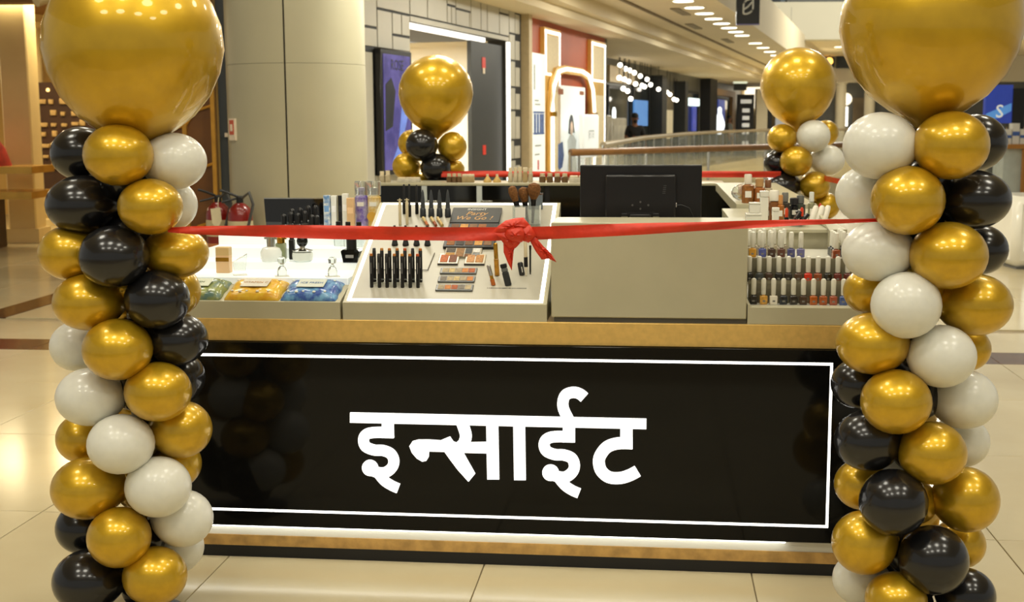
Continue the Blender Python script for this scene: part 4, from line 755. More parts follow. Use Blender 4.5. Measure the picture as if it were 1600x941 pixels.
for i, v in enumerate((.168, .117, .065)):
    t = lying('slim_palette', f'slim long eyeshadow palette, {("top", "middle", "lowest")[i]} of the three stacked below each other', 'palette', -.236, v, 'slim palettes')
    MB().rbox(-.068, .068, 0, .04, 0, .007, .002).build('case', plain('slim_case', (100, 102, 100), .25), t)
    for k in range(5): c = [(176, 158, 122), (196, 172, 116), (164, 148, 118), (190, 120, 54), (168, 84, 36), (120, 112, 100)][(k + (0, 5, 2)[i]) % 6]; MB().rbox(-.06 + k * .0245, -.06 + k * .0245 + .0225, .006, .034, .007, .0082, .0008).build('pan', plain('slim_%d_%d_%d' % c, c, .55, noise=(90, .3)), t)
def standing(name, label, cat, u, v, lean=0.0): 
    o = bthing(name, label, cat, u, v); o.rotation_euler = (0, lean, KROT); return o
t = standing('mascara', 'tall gold and clear mascara tube right of the palettes', 'mascara', -.091, .166, -.05); MB().lathe([(.0085, 0), (.009, .003), (.009, .06), (.007, .062)], 12).build('tube', plain('mascara_amber', (196, 140, 50), .15, noise=(60, .4)), t); MB().lathe([(.008, .062), (.008, .116), (.006, .119)], 12).build('cap', GOLDM, t)
t = standing('lipstick', 'open copper lipstick with silver cap leaning left', 'lipstick', -.097, .107, -.25); MB().lathe([(.008, 0), (.008, .022), (.007, .023)], 12).build('base', plain('copper_case', (182, 100, 40), .25), t); MB().lathe([(.0066, .023), (.0066, .036)], 12).build('collar', GOLDM, t); MB().lathe([(.0075, .036), (.0075, .072), (.006, .075)], 12).build('cap', SILVER, t)
t = standing('cream_tube', 'black and grey flat cream tube leaning left', 'cream tube', -.042, .104, -.24); MB().rbox(-.012, .012, -.006, .006, 0, .052, .003).build('tube', plain('tube_charcoal', (44, 46, 46), .35), t); MB().rbox(-.0115, .0115, -.0058, .0058, .052, .066, .002).build('band', plain('tube_grey', (96, 98, 96), .35), t); MB().rbox(-.012, .012, -.0065, .0065, .066, .082, .003).build('cap', BLACK_PLASTIC, t)
t = standing('cream_tube', 'short dark rounded stick below the bow', 'cream tube', .0, .171, -.16); MB().lathe([(.009, 0), (.0105, .004), (.0105, .042), (.007, .047)], 14).build('tube', plain('tube_charcoal', (44, 46, 46)), t); MB().box(.003, .006, -.0112, -.009, .01, .03).build('painted_shine', plain('label_white', (232, 230, 220)), t)  # narrow white strip on the stick is a painted glint
t = standing('makeup_pen', 'white and black make-up pen standing below the bow', 'pen', .016, .163, -.02); MB().lathe([(.003, 0), (.006, .03), (.0065, .034)], 12).build('nib_cap', plain('pen_white', (226, 218, 196)), t); MB().lathe([(.0072, .034), (.0072, .07)], 12).build('grip', BLACK_PLASTIC, t); MB().lathe([(.0066, .07), (.0066, .122), (.005, .126)], 12).build('barrel', plain('pen_beige', (206, 192, 160)), t)
t = standing('makeup_pen', 'thin black pencil right of the white pen', 'pen', .03, .175, 0); MB().lathe([(.002, 0), (.0035, .01), (.0035, .105)], 8).build('barrel', BLACK_PLASTIC, t); MB().lathe([(.0042, .09), (.0042, .106)], 8).build('cap', BLACK_PLASTIC, t)
t = lying('caption_strip', 'tiny line of dark print below the standing testers', 'caption', -.046, .086)
for k in range(24): MB().box(-.072 + k * .006, -.072 + k * .006 + random.uniform(.002, .005), 0, .006, 0, .0006).build('printed_mark', plain('caption_ink', (44, 42, 40)), t)
# brush cup
t = bthing('brush_cup', 'clear acrylic cup holding make-up brushes behind the bow', 'cup', -.012, .5)
MB().rbox(-.055, .05, -.03, .03, .0, .004, .001).build('bottom', ACRYL, t)
for x0, x1, y0, y1 in ((-.055, -.052, -.03, .03), (.047, .05, -.03, .03), (-.052, .047, -.03, -.027), (-.052, .047, .027, .03)): MB().box(x0, x1, y0, y1, .004, .075).build('wall', ACRYL, t)
MB().box(-.045, -.005, -.032, -.0305, .03, .07).build('label', plain('label_white', (232, 230, 220)), t)
HAIR = M('brush_hair', (128, 82, 34), .8, noise=(140, .4), bump=(200, .5))
for i, (x, y, tx, tz, r, lab) in enumerate(((-.02, -.01, -.055, .122, .018, 'round brown make-up brush leaning left in the cup'), (0, .008, -.016, .118, .021, 'angled brown make-up brush in the middle of the cup'), (.02, 0, .026, .132, .026, 'fluffy domed brown powder brush at the right of the cup'))):
    o = kthing('makeup_brush', lab, 'brush', -.012 + x, .5 + y, bz(.5) + .006); d = Vector((tx - x, 0, tz)); L_ = d.length; q = d.to_track_quat('Z', 'Y').to_matrix().to_4x4()
    MB().lathe([(.005, 0), (.007, L_ * .42), (.009, L_ * .5)], 10, q).build('handle', BLACK_PLASTIC, o); MB().lathe([(.0095, L_ * .5), (.0115, L_ * .66), (.012, L_ * .7)], 12, q).build('ferrule', plain('ferrule_black', (40, 40, 42), .2, metal=.6), o)
    MB().lathe([(.011, L_ * .7), (r * .9, L_ * .88), (r * 1.02, L_ * 1.02), (r * .8, L_ * 1.14), (r * .2, L_ * 1.19)], 14, q).build('bristles', HAIR, o)
t = bthing('clear_card_stand', 'small grey card stand behind the powder brush', 'card stand', .012, .61); MB().rbox(-.03, .026, -.004, .004, 0, .062, .001).build('card', plain('card_grey', (120, 130, 136), .2), t); MB().box(-.032, .028, -.005, .005, .058, .064).build('edge', SILVER, t)

# ---- white cash desk box and the monitor behind it
t = kthing('cash_desk', 'plain white cash desk box in the middle of the counter', 'desk', 0, 0, .898)
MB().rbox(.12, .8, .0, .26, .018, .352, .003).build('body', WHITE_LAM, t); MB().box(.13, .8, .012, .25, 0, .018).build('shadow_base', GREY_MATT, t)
t = kthing('inner_desk', 'low white inner desk behind the cash desk box', 'desk', 0, .26, 0); MB().box(.11, .79, .005, .6, .9, .93).build('top', WHITE_LAM, t)
for x in (.12, .74): MB().box(x, x + .04, .28, .58, 0, .9).build('leg', WHITE_LAM, t)
t = kthing('monitor', 'black computer monitor seen from behind above the cash desk', 'monitor', .425, .5, .93)
MB().rbox(-.232, .232, -.012, .012, .2, .503, .004).build('screen_shell', BLACK_PLASTIC, t)
hs = MB().rbox(-.134, .134, -.05, -.013, .24, .466, .006).build('rear_housing', BLACK_PLASTIC, t)
for x, z in ((-.03, .352), (.03, .352), (0, .364), (0, .338)): MB().lathe([(.004, 0), (.004, .003)], 8, Matrix.Translation((x, -.05, z)) @ FRONT).build('screw', plain('screw_grey', (110, 110, 108), .3, metal=.7), hs)
for x in (-.06, .06): MB().rbox(x - .012, x + .012, -.066, -.051, .302, .322, .002).build('hinge', BLACK_MATT, t); MB().box(x - .012, x + .012, -.068, -.066, .307, .31).build('hinge_pin', SILVER, t)
MB().box(-.055, .055, -.062, -.052, .312, .326).build('hinge_bar', BLACK_MATT, t); MB().rbox(-.04, .04, -.09, -.066, .0, .32, .004).build('stand_arm', BLACK_MATT, t); MB().rbox(-.11, .11, -.14, .08, 0, .012, .004).build('foot', BLACK_MATT, t)
for k in range(5): MB().box(.083 + k * .001, .094 + k * .001, -.0515, -.05, .396 + k * .007, .399 + k * .007).build('vent_slot', plain('vent_grey', (70, 70, 70)), hs)
MB().tube([(.135, -.03, .35), (.155, -.03, .352), (.185, -.03, .34), (.2, -.03, .31), (.205, -.03, .2)], .0022, 6).build('cable', plain('cable_black', (40, 40, 40)), t); MB().rbox(.132, .138, -.036, -.022, .343, .36, .001).build('plug', SILVER, t)

# ---- back counter, right side counter
t = kthing('back_counter', 'black back counter with pale posts and white top behind the monitor', 'counter', 0, 3.98, 0)
MB().box(-1.4, .93, .02, .4, 0, 1.18).build('carcass', BLACK_MATT, t); MB().rbox(-1.4, .93, .0, .4, 1.18, 1.196, .002).build('top', WHITE_LAM, t)
for u0_, u1_ in ((-1.4, -1.07), (-1.03, -.7), (-.66, -.25), (-.21, .93)): MB().box(u0_, u1_, .004, .02, .04, 1.178).build('black_panel', BLACK_GLOSS, t)
for u in (-1.05, -.68): MB().box(u - .018, u + .018, .0, .02, 0, 1.178).build('post', plain('post_pale', (196, 204, 204), .3), t)
for u in (-1.0, -.63): MB().rbox(u - .04, u + .04, -.012, .004, 1.07, 1.082, .002).build('handle', SILVER, t)  # silver bars stand for light reflected in the black panels
t = kthing('side_counter', 'right side counter with black inner face and white top', 'counter', 0, 0, 0)
MB().box(.93, 1.24, 1.75, 4.38, 0, 1.15).build('carcass', BLACK_MATT, t); MB().box(.9, .93, 1.85, 3.97, .1, 1.16).build('inner_face', BLACK_GLOSS, t)
MB().prism([(.87, 1.15), (.87, 1.2), (1.25, 1.2), (1.25, 1.15)], 1.8, 3.97).build('top', WHITE_LAM, t); MB().box(.8, 1.2, .62, 1.75, 0, 1.165).build('cabinet', WHITE_LAM, t); MB().rbox(.8, 1.22, .6, 1.79, 1.165, 1.18, .002).build('top', WHITE_LAM, t)

# ---- nail polish stand
t = kthing('nail_polish_stand', 'white three step nail polish stand at the right of the counter', 'display', 0, 0, .898)
MB().rbox(.81, 1.2, 0, .05, 0, .062, .002).build('front_lip', WHITE_LAM, t); MB().box(.803, .812, 0, .58, 0, .07).build('side', WHITE_LAM, t)
STEPS = ((.05, .14, .955), (.14, .225, 1.025), (.225, .58, 1.105))
for v0, v1, z in STEPS: MB().box(.813, 1.2, v0, v1, 0, z - .898).build('step', WHITE_GLOSS, t)
for v, z in ((.138, .955), (.222, 1.025)): MB().box(.813, 1.2, v - .004, v, z - .898, z - .898 + .082).build('clear_back', M('clear_strip', (170, 164, 140), .1, trans=.6, ior=1.1, noise=(5, .1)), t)
MB().prism([(.32, .207), (.32, .257), (1.0, .337), (1.0, .285), (.585, .285), (.585, .207)], 1.145, 1.155, 'x').build('divider', WHITE_LAM, t)
def pol_mats(c, i): return M('polish_%d_%d_%d' % tuple(c), c, .12, noise=(90, .35) if i % 2 else (20, .1), coat=.6)
CAPW = M('cap_white', (226, 224, 210), .35, noise=(20, .04))
body_me = MB().rbox(-.0135, .0135, -.0105, .0105, 0, .032, .003).lathe([(.007, .032), (.007, .036)], 10).mesh('glass_body')
cap_me = MB().lathe([(.0075, .0352), (.0088, .037), (.0088, .086), (.0075, .091), (.003, .0935)], 12).mesh('cap'); cap_me.materials.append(CAPW)
lab_me = MB().box(-.0045, .0045, -.0109, -.0105, .01, .016).mesh('label'); lab_me.materials.append(plain('polish_label', (120, 118, 110)))
def cname(c):
    r, g, b = c
    if r > 215 and g > 205: return 'white'
    if max(c) < 62: return 'black' if b <= r + 4 else 'dark navy'
    if b > r + 20: return 'glittery blue'
    if r > 170 and g > 130: return 'pale gold'
    if r > 175 and g < 75: return 'bright red'
    if r > 130: return 'orange brown'
    return 'dark brown'
PC = {}
def polish(c, label, u, v, z, turn=0.0, group=None, sc_=1.0):
    o = kthing('nail_polish', label, 'nail polish', u, v, z, group, turn); o.scale = (sc_,) * 3
    if c not in PC: me = body_me.copy(); me.materials.append(pol_mats(c, len(PC))); PC[c] = me
    b = link('glass_body', PC[c], o); link('cap', cap_me, o); link('label', lab_me, b); return o
KK, NV, DB = (28, 26, 25), (38, 46, 56), (70, 48, 34)
R1 = [KK, (214, 160, 70), (236, 230, 212), NV, (50, 46, 42), DB, (178, 92, 34), (172, 84, 32), (160, 84, 60), (76, 96, 150), (120, 90, 80)]
R2 = [KK, (70, 76, 78), DB, KK, (36, 32, 30), (84, 56, 38), (204, 46, 22), (150, 72, 34), KK, (108, 36, 26), (100, 34, 22)]
R3 = [(206, 150, 44), (84, 92, 160), DB, (92, 56, 40), (80, 82, 130), (104, 104, 150)]
for row, (cols, v, z, u0_, nm) in enumerate(((R1, .1, .955, .83, 'front'), (R2, .185, 1.025, .815 + .005, 'middle'), (R3, .27, 1.105, .836, 'top'))):
    for i, c in enumerate(cols):
        polish(c, f'{cname(c)} nail polish with white cap, {ORD[i]} from the left in the {nm} row', u0_ + i * .0345, v, z, random.uniform(-.12, .12), f'nail polishes in the {nm} row')
for i in range(6):
    polish([KK, DB, (84, 92, 160), (150, 72, 34), KK, NV][i], f'white capped nail polish beside the right balloons, {ORD[i]} from the front', 1.165 if i < 3 else 1.13, .3 + .06 * (i % 3) if i < 3 else .24 + .055 * (i % 3), 1.105, .2, 'nail polishes receding beside the balloons')
for i in range(8):
    polish([(176, 166, 140), (150, 140, 120)][i % 2], f'clear base coat with white cap behind the top row, {ORD[i]} from the left', .83 + (i % 4) * .037 + (.02 if i > 3 else 0), .34 + .07 * (i // 4), 1.105, 0, 'base coats behind the top row')

# ---- products on the side counter
def kbox(name, label, cat, u, v, z, w_, d_, h_, mat, turn=0.0, lidcol=None, group=None):
    t = kthing(name, label, cat, u, v, z, group, turn); MB().rbox(-w_ / 2, w_ / 2, -d_ / 2, d_ / 2, 0, h_ * .8, .002).build('body', mat, t); MB().rbox(-w_ / 2 - .001, w_ / 2 + .001, -d_ / 2 - .001, d_ / 2 + .001, h_ * .8 + .001, h_, .002).build('lid', lidcol or mat, t); return t
SCZ = 1.18
kbox('white_box', 'wide white product box at the left end of the side counter', 'box', .875, .78, SCZ, .062, .06, .05, WHITE_GLOSS)
kbox('white_box', 'small white box stacked on the wide white box', 'box', .878, .78, SCZ + .051, .042, .04, .042, WHITE_GLOSS)
kbox('white_box', 'tall narrow white box behind the stacked white boxes', 'box', .93, .95, SCZ, .034, .034, .13, WHITE_GLOSS)
kbox('white_box', 'slim upright white box in front of the dark compacts', 'box', .955, .7, SCZ, .026, .02, .078, WHITE_GLOSS)
def bottle(label, u, v, h_, r, col, cap, capcol, z=SCZ, rough=.15):
    t = kthing('product_bottle', label, 'bottle', u, v, z, 'bottles on the side counter'); cm = plain('pb_%d_%d_%d' % col, col, rough, noise=(40, .4))
    MB().lathe([(r * .92, 0), (r, .004), (r, h_ * .6), (r * .5, h_ * .66)], 14).build('body', cm, t); MB().lathe([(cap, h_ * .66), (cap, h_ * .97), (cap * .85, h_)], 12).build('cap', plain('pc_%d_%d_%d' % capcol, capcol, .3), t)
    MB().box(-r * .5, r * .5, -r * 1.04, -r * .86, h_ * .2, h_ * .42).build('label', plain('label_white', (232, 230, 220)), t); return t
bottle('brown bottle with large white cap on the side counter', .975, 1.0, .13, .02, (140, 90, 50), .02, (228, 224, 210))
bottle('amber patterned bottle left of the white capped one', .95, 1.05, .1, .016, (150, 100, 54), .01, (176, 130, 80))
bottle('copper bottle right of the white capped brown one', 1.0, 1.0, .11, .018, (170, 106, 48), .012, (196, 140, 80))
bottle('dark bottle with grey cap behind the copper bottle', 1.03, 1.1, .115, .02, (60, 56, 50), .014, (110, 110, 104))
bottle('black jar like bottle under the back right balloons', 1.075, 1.15, .09, .022, (30, 30, 32), .02, (40, 40, 42))
bottle('dark green glass bottle beside the black jar', 1.1, 1.15, .1, .022, (70, 76, 66), .016, (90, 92, 88))
bottle('clear pointed tube bottle near the fallen white tubes', 1.135, 1.05, .12, .014, (150, 150, 120), .01, (220, 222, 214))
bottle('glossy amber bottle at the far end of the side counter', .93, 1.9, .14, .03, (160, 104, 54), .018, (222, 214, 196), 1.2)
bottle('orange brown perfume bottle at the far end of the side counter', .985, 1.9, .12, .026, (176, 110, 60), .02, (180, 140, 90), 1.2)
bottle('small pale bottle beside the orange brown perfume', 1.03, 1.95, .11, .022, (206, 190, 160), .016, (120, 80, 50), 1.2)
for i, (u, v, col) in enumerate(((1.01, .82, (206, 70, 34)), (1.075, .86, (206, 62, 30)), (1.18, 1.12, (206, 60, 40)))):
    t = kthing('lipstick', f'small orange red lipstick on the side counter, {ORD[i]} from the left', 'lipstick', u, v, SCZ, 'orange red lipsticks'); MB().lathe([(.009, 0), (.009, .03), (.007, .031)], 10).build('case', BLACK_PLASTIC, t); MB().lathe([(.007, .031), (.007, .06), (.003, .068)], 10).build('bullet', plain('lip_%d' % i, col, .3), t)
for i, (u, v, a) in enumerate(((1.02, .74, .6), (1.045, .72, .7), (1.075, .78, -.5), (1.03, .8, .55))):
    t = kthing('compact', f'black compact leaning on the side counter, {ORD[i]} from the left', 'compact', u, v, SCZ + .004, 'leaning black compacts'); t.rotation_euler = (0, a, KROT)
    MB().rbox(-.006, .006, -.02, .02, .006, .062, .002).build('shell', BLACK_PLASTIC, t); MB().box(-.0065, .0065, -.021, .021, .033, .035).build('seam', plain('seam_grey', (130, 128, 120), .3, metal=.5), t)
for i, (u, v) in enumerate(((1.115, .86), (1.14, .86), (1.165, .87))):
    t = kthing('white_tube', f'white tube leaning back on the side counter, {ORD[i]} from the left', 'tube', u, v, SCZ + .012, 'leaning white tubes'); t.rotation_euler = (-.5, .35, KROT)
    MB().lathe([(.012, 0), (.013, .004), (.012, .06), (.009, .07)], 12).build('tube', plain('tube_white', (224, 220, 204)), t); MB().lathe([(.0122, -.008), (.0122, .002)], 12).build('cap', WHITE_GLOSS, t)
for i, (u, v, h_) in enumerate(((1.24, .5, .1), (1.255, .56, .12), (1.285, .62, .115), (1.27, .48, .09), (1.3, .54, .1))):
    t = kthing('product_bottle', f'dark cosmetic bottle beside the white balloons, {ORD[i]} from the left', 'bottle', u, v, 1.06, 'dark bottles beside the balloons'); MB().rbox(-.013, .013, -.013, .013, 0, h_ * .65, .003).build('body', plain('dk_%d' % i, ((44, 44, 42), (120, 80, 44), (36, 36, 38), (54, 50, 44), (150, 90, 44))[i], .2), t); MB().lathe([(.009, h_ * .65), (.009, h_), (.006, h_ + .004)], 10).build('cap', BLACK_PLASTIC if i != 2 else plain('cap_red', (190, 50, 34)), t)
t = kthing('dark_shelf', 'dark shelf holding bottles beside the right balloons', 'shelf', 1.265, .56, 0); MB().box(-.04, .07, -.14, .6, 1.04, 1.06).build('board', BLACK_MATT, t); MB().box(-.03, .06, -.1, .55, 0, 1.04).build('support', WHITE_LAM, t)
for i in range(9):
    polish(KK, f'black nail polish on the dark shelf beside the right balloons, {ORD[i]} of the group', 1.245 + .03 * (i % 3), .7 + .05 * (i // 3), 1.06, 0, 'black polishes on the dark shelf')
t = kthing('makeup_bag', 'clear crumpled pouch with brown samples at the side counter end', 'pouch', .95, 2.1, 1.2); MB().sphere((0, 0, .04), (.09, .05, .05), 14, 9).build('pouch', ACRYL, t); MB().rbox(-.05, .04, -.02, .02, .03, .07, .004).build('samples', M('samples', (170, 110, 60), .4, noise=(30, .5), col2=(220, 200, 170)), t)

# ---- small products on the back counter top
BT = 1.196; BV = 4.1
items = [(-1.36, .075, .02, 'c'), (-1.32, .08, .02, 'c'), (-1.225, .035, .028, 'w'), (-1.175, .035, .028, 'w'), (-1.125, .035, .028, 'w'), (-.9, .06, .018, 'b'), (-.865, .06, .018, 'b'), (-.83, .06, .018, 'b'), (-.79, .055, .022, 't'), (-.75, .055, .022, 't'),
         (-.64, .055, .028, 'g'), (-.575, .055, .028, 'g'), (-.485, .1, .016, 'c'), (-.45, .1, .016, 'c'), (-.42, .105, .016, 'c'), (-.385, .1, .016, 't'), (-.35, .095, .016, 'c'), (-.27, .06, .022, 'b'), (-.22, .062, .022, 'b'), (-.17, .06, .022, 'b'), (-.12, .06, .022, 'b'), (-.06, .045, .03, 'w'), (0.0, .045, .03, 'w')]
KIND = {'c': 'slim clear bottle with pale cap', 'w': 'short white topped jar', 'b': 'beige bottle with dark base', 't': 'tan boxed bottle', 'g': 'bell shaped golden bottle'}
CC = {'c': (190, 176, 146), 'w': (214, 206, 186), 'b': (186, 164, 122), 't': (180, 156, 112), 'g': (214, 178, 104)}
for i, (u, h_, r, k) in enumerate(items):
    t = kthing('tester_bottle', f'{KIND[k]} on the back counter top, {ORD[i]} from the left', 'bottle', u, BV, BT, 'small products on the back counter'); bmx = plain('bc_' + k, CC[k], .25, noise=(30, .25)); cmx = plain('bcc_' + k, (226, 212, 180) if k != 'b' else (206, 190, 156), .3)
    if k == 'g': MB().lathe([(r, 0), (r, .01), (r * .45, h_ * .6), (r * .3, h_ * .75)], 14).build('body', bmx, t); MB().lathe([(r * .3, h_ * .75), (r * .3, h_)], 10).build('cap', cmx, t)
    elif k in 'tw': MB().rbox(-r, r, -r * .8, r * .8, 0, h_ * .7, .003).build('body', bmx, t); MB().rbox(-r * .9, r * .9, -r * .7, r * .7, h_ * .7, h_, .003).build('cap', cmx, t)
    else: MB().lathe([(r, 0), (r, h_ * .6), (r * .7, h_ * .66)], 12).build('body', plain('bc_dark', (104, 78, 48), .3) if k == 'b' else bmx, t); MB().lathe([(r * .75, h_ * .66), (r * .75, h_)], 12).build('cap', cmx, t)

# ------------------------------------------------------------------ fire extinguishers by the column
for i, (x, y, lab) in enumerate(((-2.52, 11.0, 'red fire extinguisher with black hose and white tag, left of two'), (-2.3, 10.85, 'red fire extinguisher against the column, right of two'))):
    t = thing('fire_extinguisher', lab, 'extinguisher', (x, y, .42), .2, 'fire extinguishers beside the column')
    REDE = M('extinguisher_red', (122, 20, 14), .3, noise=(4, .2), coat=.4)
    MB().lathe([(.1, 0), (.105, .01), (.105, .4), (.09, .46), (.05, .5), (.03, .51)], 22).build('cylinder', REDE, t); MB().lathe([(.03, .51), (.03, .56), (.02, .57)], 12).build('valve', BLACK_MATT, t)
    MB().tube([(-.02, 0, .565), (-.1, -.02, .6), (-.16, -.03, .62)], .012, 6).build('handle', BLACK_MATT, t); MB().tube([(-.02, 0, .55), (-.1, -.02, .53), (-.15, -.03, .52)], .01, 6).build('lever', BLACK_MATT, t)
    MB().tube([(.02, -.02, .55), (.08, -.06, .6), (.11, -.09, .5), (.07, -.11, .34), (.03, -.115, .2)], .013, 8).build('hose', plain('hose_grey', (66, 66, 64), .4), t); MB().tube([(.03, -.115, .22), (.02, -.117, .12)], [.014, .024], 8).build('nozzle', BLACK_MATT, t)
    for z0, z1, c in ((.22, .36, (188, 176, 140)), (.1, .16, (186, 120, 70))): MB().lathe([(.1055, z0), (.1062, z0 + .004), (.1062, z1 - .004), (.1055, z1)], 22).build('label_band', plain('ext_%d' % c[0], c), t)
    MB().box(-.03, .03, .1, .24, .3, .33).build('bracket', BLACK_MATT, t)
    if i == 0: MB().prism([(-.06, .46), (.02, .47), (.03, .36), (-.01, .28), (-.05, .34)], -.135, -.13).build('tag', plain('tag_white', (206, 196, 164)), t); MB().tube([(0, -.13, .46), (.01, -.08, .55)], .003, 5).build('tag_string', plain('tag_white', (206, 196, 164)), t)

# ------------------------------------------------------------------ balloon columns
def balloon_mesh(n=28, mrows=18):
    """unit balloon, nose along +x, neck along -x"""
    mb = MB(); prof = []
    for j in range(1, mrows):
        t_ = math.pi * j / mrows; x = -math.cos(t_); r = math.sin(t_)
        if x < 0: r *= 1 - .1 * x * x * x * x; x *= 1 + .1 * x * x
        prof.append((max(r, .02), x))
    prof = [(.02, -1.12)] + prof + [(.03, 1.0)]
    return mb.lathe(prof, n, Matrix.Rotation(math.pi / 2, 4, 'Y'))
BME = {}
for c, mt in (('g', GOLD_B), ('k', BLACK_B), ('w', WHITE_B)):
    me = balloon_mesh().mesh('balloon', 80); me.materials.append(mt); BME[c] = me
    kn = MB().lathe([(.03, 1.1), (.05, 1.13), (.1, 1.2), (.08, 1.2), (.02, 1.14)], 10, Matrix.Rotation(-math.pi / 2, 4, 'Y')).mesh('knot', 60); kn.materials.append(mt); BME[c + 'k'] = kn
bigm = MB().lathe([(.03, -1.16), (.07, -1.12), (.2, -1.0), (.42, -.88), (.64, -.72), (.82, -.5), (.94, -.25), (.995, 0), (.97, .26), (.88, .5), (.73, .7), (.53, .86), (.3, .96), (.1, 1.0), (.02, 1.003)], 40).mesh('big_balloon', 80); bigm.materials.append(GOLD_B)
CN = {'g': 'gold_balloon', 'k': 'black_balloon', 'w': 'white_balloon'}
def column(data, label, low=True):
    (X0, Y0), big, lst = data
    t = thing('balloon_column', label, 'balloon column', (X0, Y0, 0), 0, 'balloon columns at the kiosk corners')
    MB().lathe([(.014, .02), (.014, big[2] - big[4])], 10).build('pole', plain('pole_white', (210, 206, 192), .4), t)
    MB().lathe([(.13, 0), (.13, .02), (.03, .035)], 20).build('base', BLACK_PLASTIC, t)
    o = link('big_balloon', bigm, t, (big[0], big[1], big[2])); o.scale = (big[3], big[3], big[4])
    o['label'] = 'large gold balloon crowning the column'
    for dx, dy, z, r, rz, c in lst:
        o = link(CN[c], BME[c], t, (dx, dy, max(z, rz + .002)))
        o.rotation_euler = (0, 0, math.atan2(dy, dx)); o.scale = (r, r, rz)
        link('knot', BME[c + 'k'], o)
    return t
def backed(data):
    """the balloons on the side away from the kiosk's front, one to each ring of the spiral"""
    (p, big, lst) = data; out = list(lst); z = 1.5; k = 0
    while z > .1:
        out.append((round(.03 * math.sin(k * 1.9), 3), .125, z, .098, .088, 'kgwg'[k % 4])); out.append((.0, .01, z - .08, .075, .07, 'kkgk'[k % 4])); z -= .165; k += 1
    return (p, big, out)
COL_LEFT, COL_RIGHT = backed(COL_LEFT), backed(COL_RIGHT)
column(COL_LEFT, 'gold, black and white balloon column at the left front corner of the kiosk')
column(COL_RIGHT, 'gold, black and white balloon column at the right front corner of the kiosk')
# the far columns show only their tops above the kiosk; the rest of the spiral follows the same pattern down to the floor
def extend(data, seed):
    rnd = random.Random(seed); (p, big, lst) = data; z = min(b[2] for b in lst) - .15; k = 0; out = list(lst)
    while z > .09:
        for q in range(4):
            a = k * .5 + q * math.pi / 2; out.append((round(.14 * math.cos(a), 3), round(.14 * math.sin(a), 3), z, .108, .1, 'gkgw'[q]))
        z -= .17; k += 1
    return (p, big, out)
column(extend(COL_BACK_LEFT, 1), 'gold and black balloon column at the left back corner, before the shop doorway')
column(extend(COL_BACK_RIGHT, 2), 'gold, black and white balloon column at the right back corner of the kiosk')

# ------------------------------------------------------------------ ribbons and bow
def ribbon(pts, seg=6, wav=.004, th=.0008):
    """strip through (x, y, z_top, z_bottom), gently twisted"""
    P = []
    for i in range(len(pts) - 1):
        for k in range(seg):
            t_ = k / seg; P.append(tuple(pts[i][q] * (1 - t_) + pts[i + 1][q] * t_ for q in range(4)))
    P.append(pts[-1]); vs = []; fs = []; R_ = 5
    for side in (0, 1):
        for i, (x, y, zt, zb) in enumerate(P):
            for r in range(R_):
                f_ = r / (R_ - 1); off = wav * math.sin(i * .35 + r * .8) + wav * .6 * math.sin(i * .13 + r * 1.7)
                vs.append((x, y + off + side * th, zt + (zb - zt) * f_))
    k = len(P) * R_
    for i in range(len(P) - 1):
        for r in range(R_ - 1):
            a = i * R_ + r; fs += [(a, a + 1, a + R_ + 1, a + R_), (a + k, a + k + R_, a + k + R_ + 1, a + k + 1)]
        for r in (0, R_ - 1): a = i * R_ + r; fs.append((a, a + R_, a + R_ + k, a + k))
    return MB().add(vs, fs)
t = thing('red_ribbon', 'long red satin opening ribbon with a bow stretched between the front balloon columns', 'ribbon', (0, 0, 0))
ribbon(RIB).build('band', RED_SATIN, t, 70)
BY = 3.78
def puff(poly, y, th, name, mtxc, parent, bulge=.012):
    """soft cloth piece: outline with a raised middle"""
    cx_ = sum(p[0] for p in poly) / len(poly); cz_ = sum(p[1] for p in poly) / len(poly); n = len(poly); vs = []; fs = []; RG = 5
    for sgn in (-1, 1):
        for r in range(RG):
            f_ = 1 - r / RG
            for i, (x, z) in enumerate(poly):
                wr = .003 * math.sin(i * 2.1 + r * 1.3)
                vs.append((cx_ + (x - cx_) * f_, y + sgn * (th + bulge * (1 - f_ * f_)) + (wr if sgn < 0 else 0), cz_ + (z - cz_) * f_))
        vs.append((cx_, y + sgn * (th + bulge), cz_))
    k = n * RG + 1
    for s in (0, 1):
        b = s * k
        for r in range(RG - 1):
            for i in range(n): a = b + r * n + i; c = b + r * n + (i + 1) % n; fs.append((a, c, c + n, a + n))
        for i in range(n): fs.append((b + (RG - 1) * n + i, b + (RG - 1) * n + (i + 1) % n, b + n * RG))
    for i in range(n): fs.append((i, (i + 1) % n, (i + 1) % n + k, i + k))
    return MB().add(vs, fs).build(name, mtxc, parent, 70)
def dense(poly, m_=3):
    out = []
    for i in range(len(poly)):
        a, b = poly[i], poly[(i + 1) % len(poly)]
        for k in range(m_): out.append((a[0] + (b[0] - a[0]) * k / m_, a[1] + (b[1] - a[1]) * k / m_))
    return out
puff(dense([(-.055, 1.279), (-.04, 1.295), (-.018, 1.311), (.01, 1.318), (.035, 1.32), (.054, 1.298), (.05, 1.285), (.0, 1.268)]), BY - .012, .003, 'bow_loop', RED_SATIN, t, .016)
puff(dense([(.02, 1.29), (.054, 1.298), (.073, 1.267), (.05, 1.245), (.03, 1.252)]), BY - .014, .003, 'bow_loop', RED_SATIN, t, .014)
puff(dense([(-.05, 1.275), (-.01, 1.285), (.02, 1.27), (.03, 1.25), (.012, 1.23), (-.01, 1.228), (-.025, 1.245)]), BY - .013, .003, 'bow_loop', RED_SATIN, t, .014)
puff(dense([(-.012, 1.292), (.03, 1.295), (.045, 1.27), (.03, 1.248), (-.01, 1.25), (-.022, 1.27)]), BY - .022, .004, 'knot', RED_SATIN, t, .016)
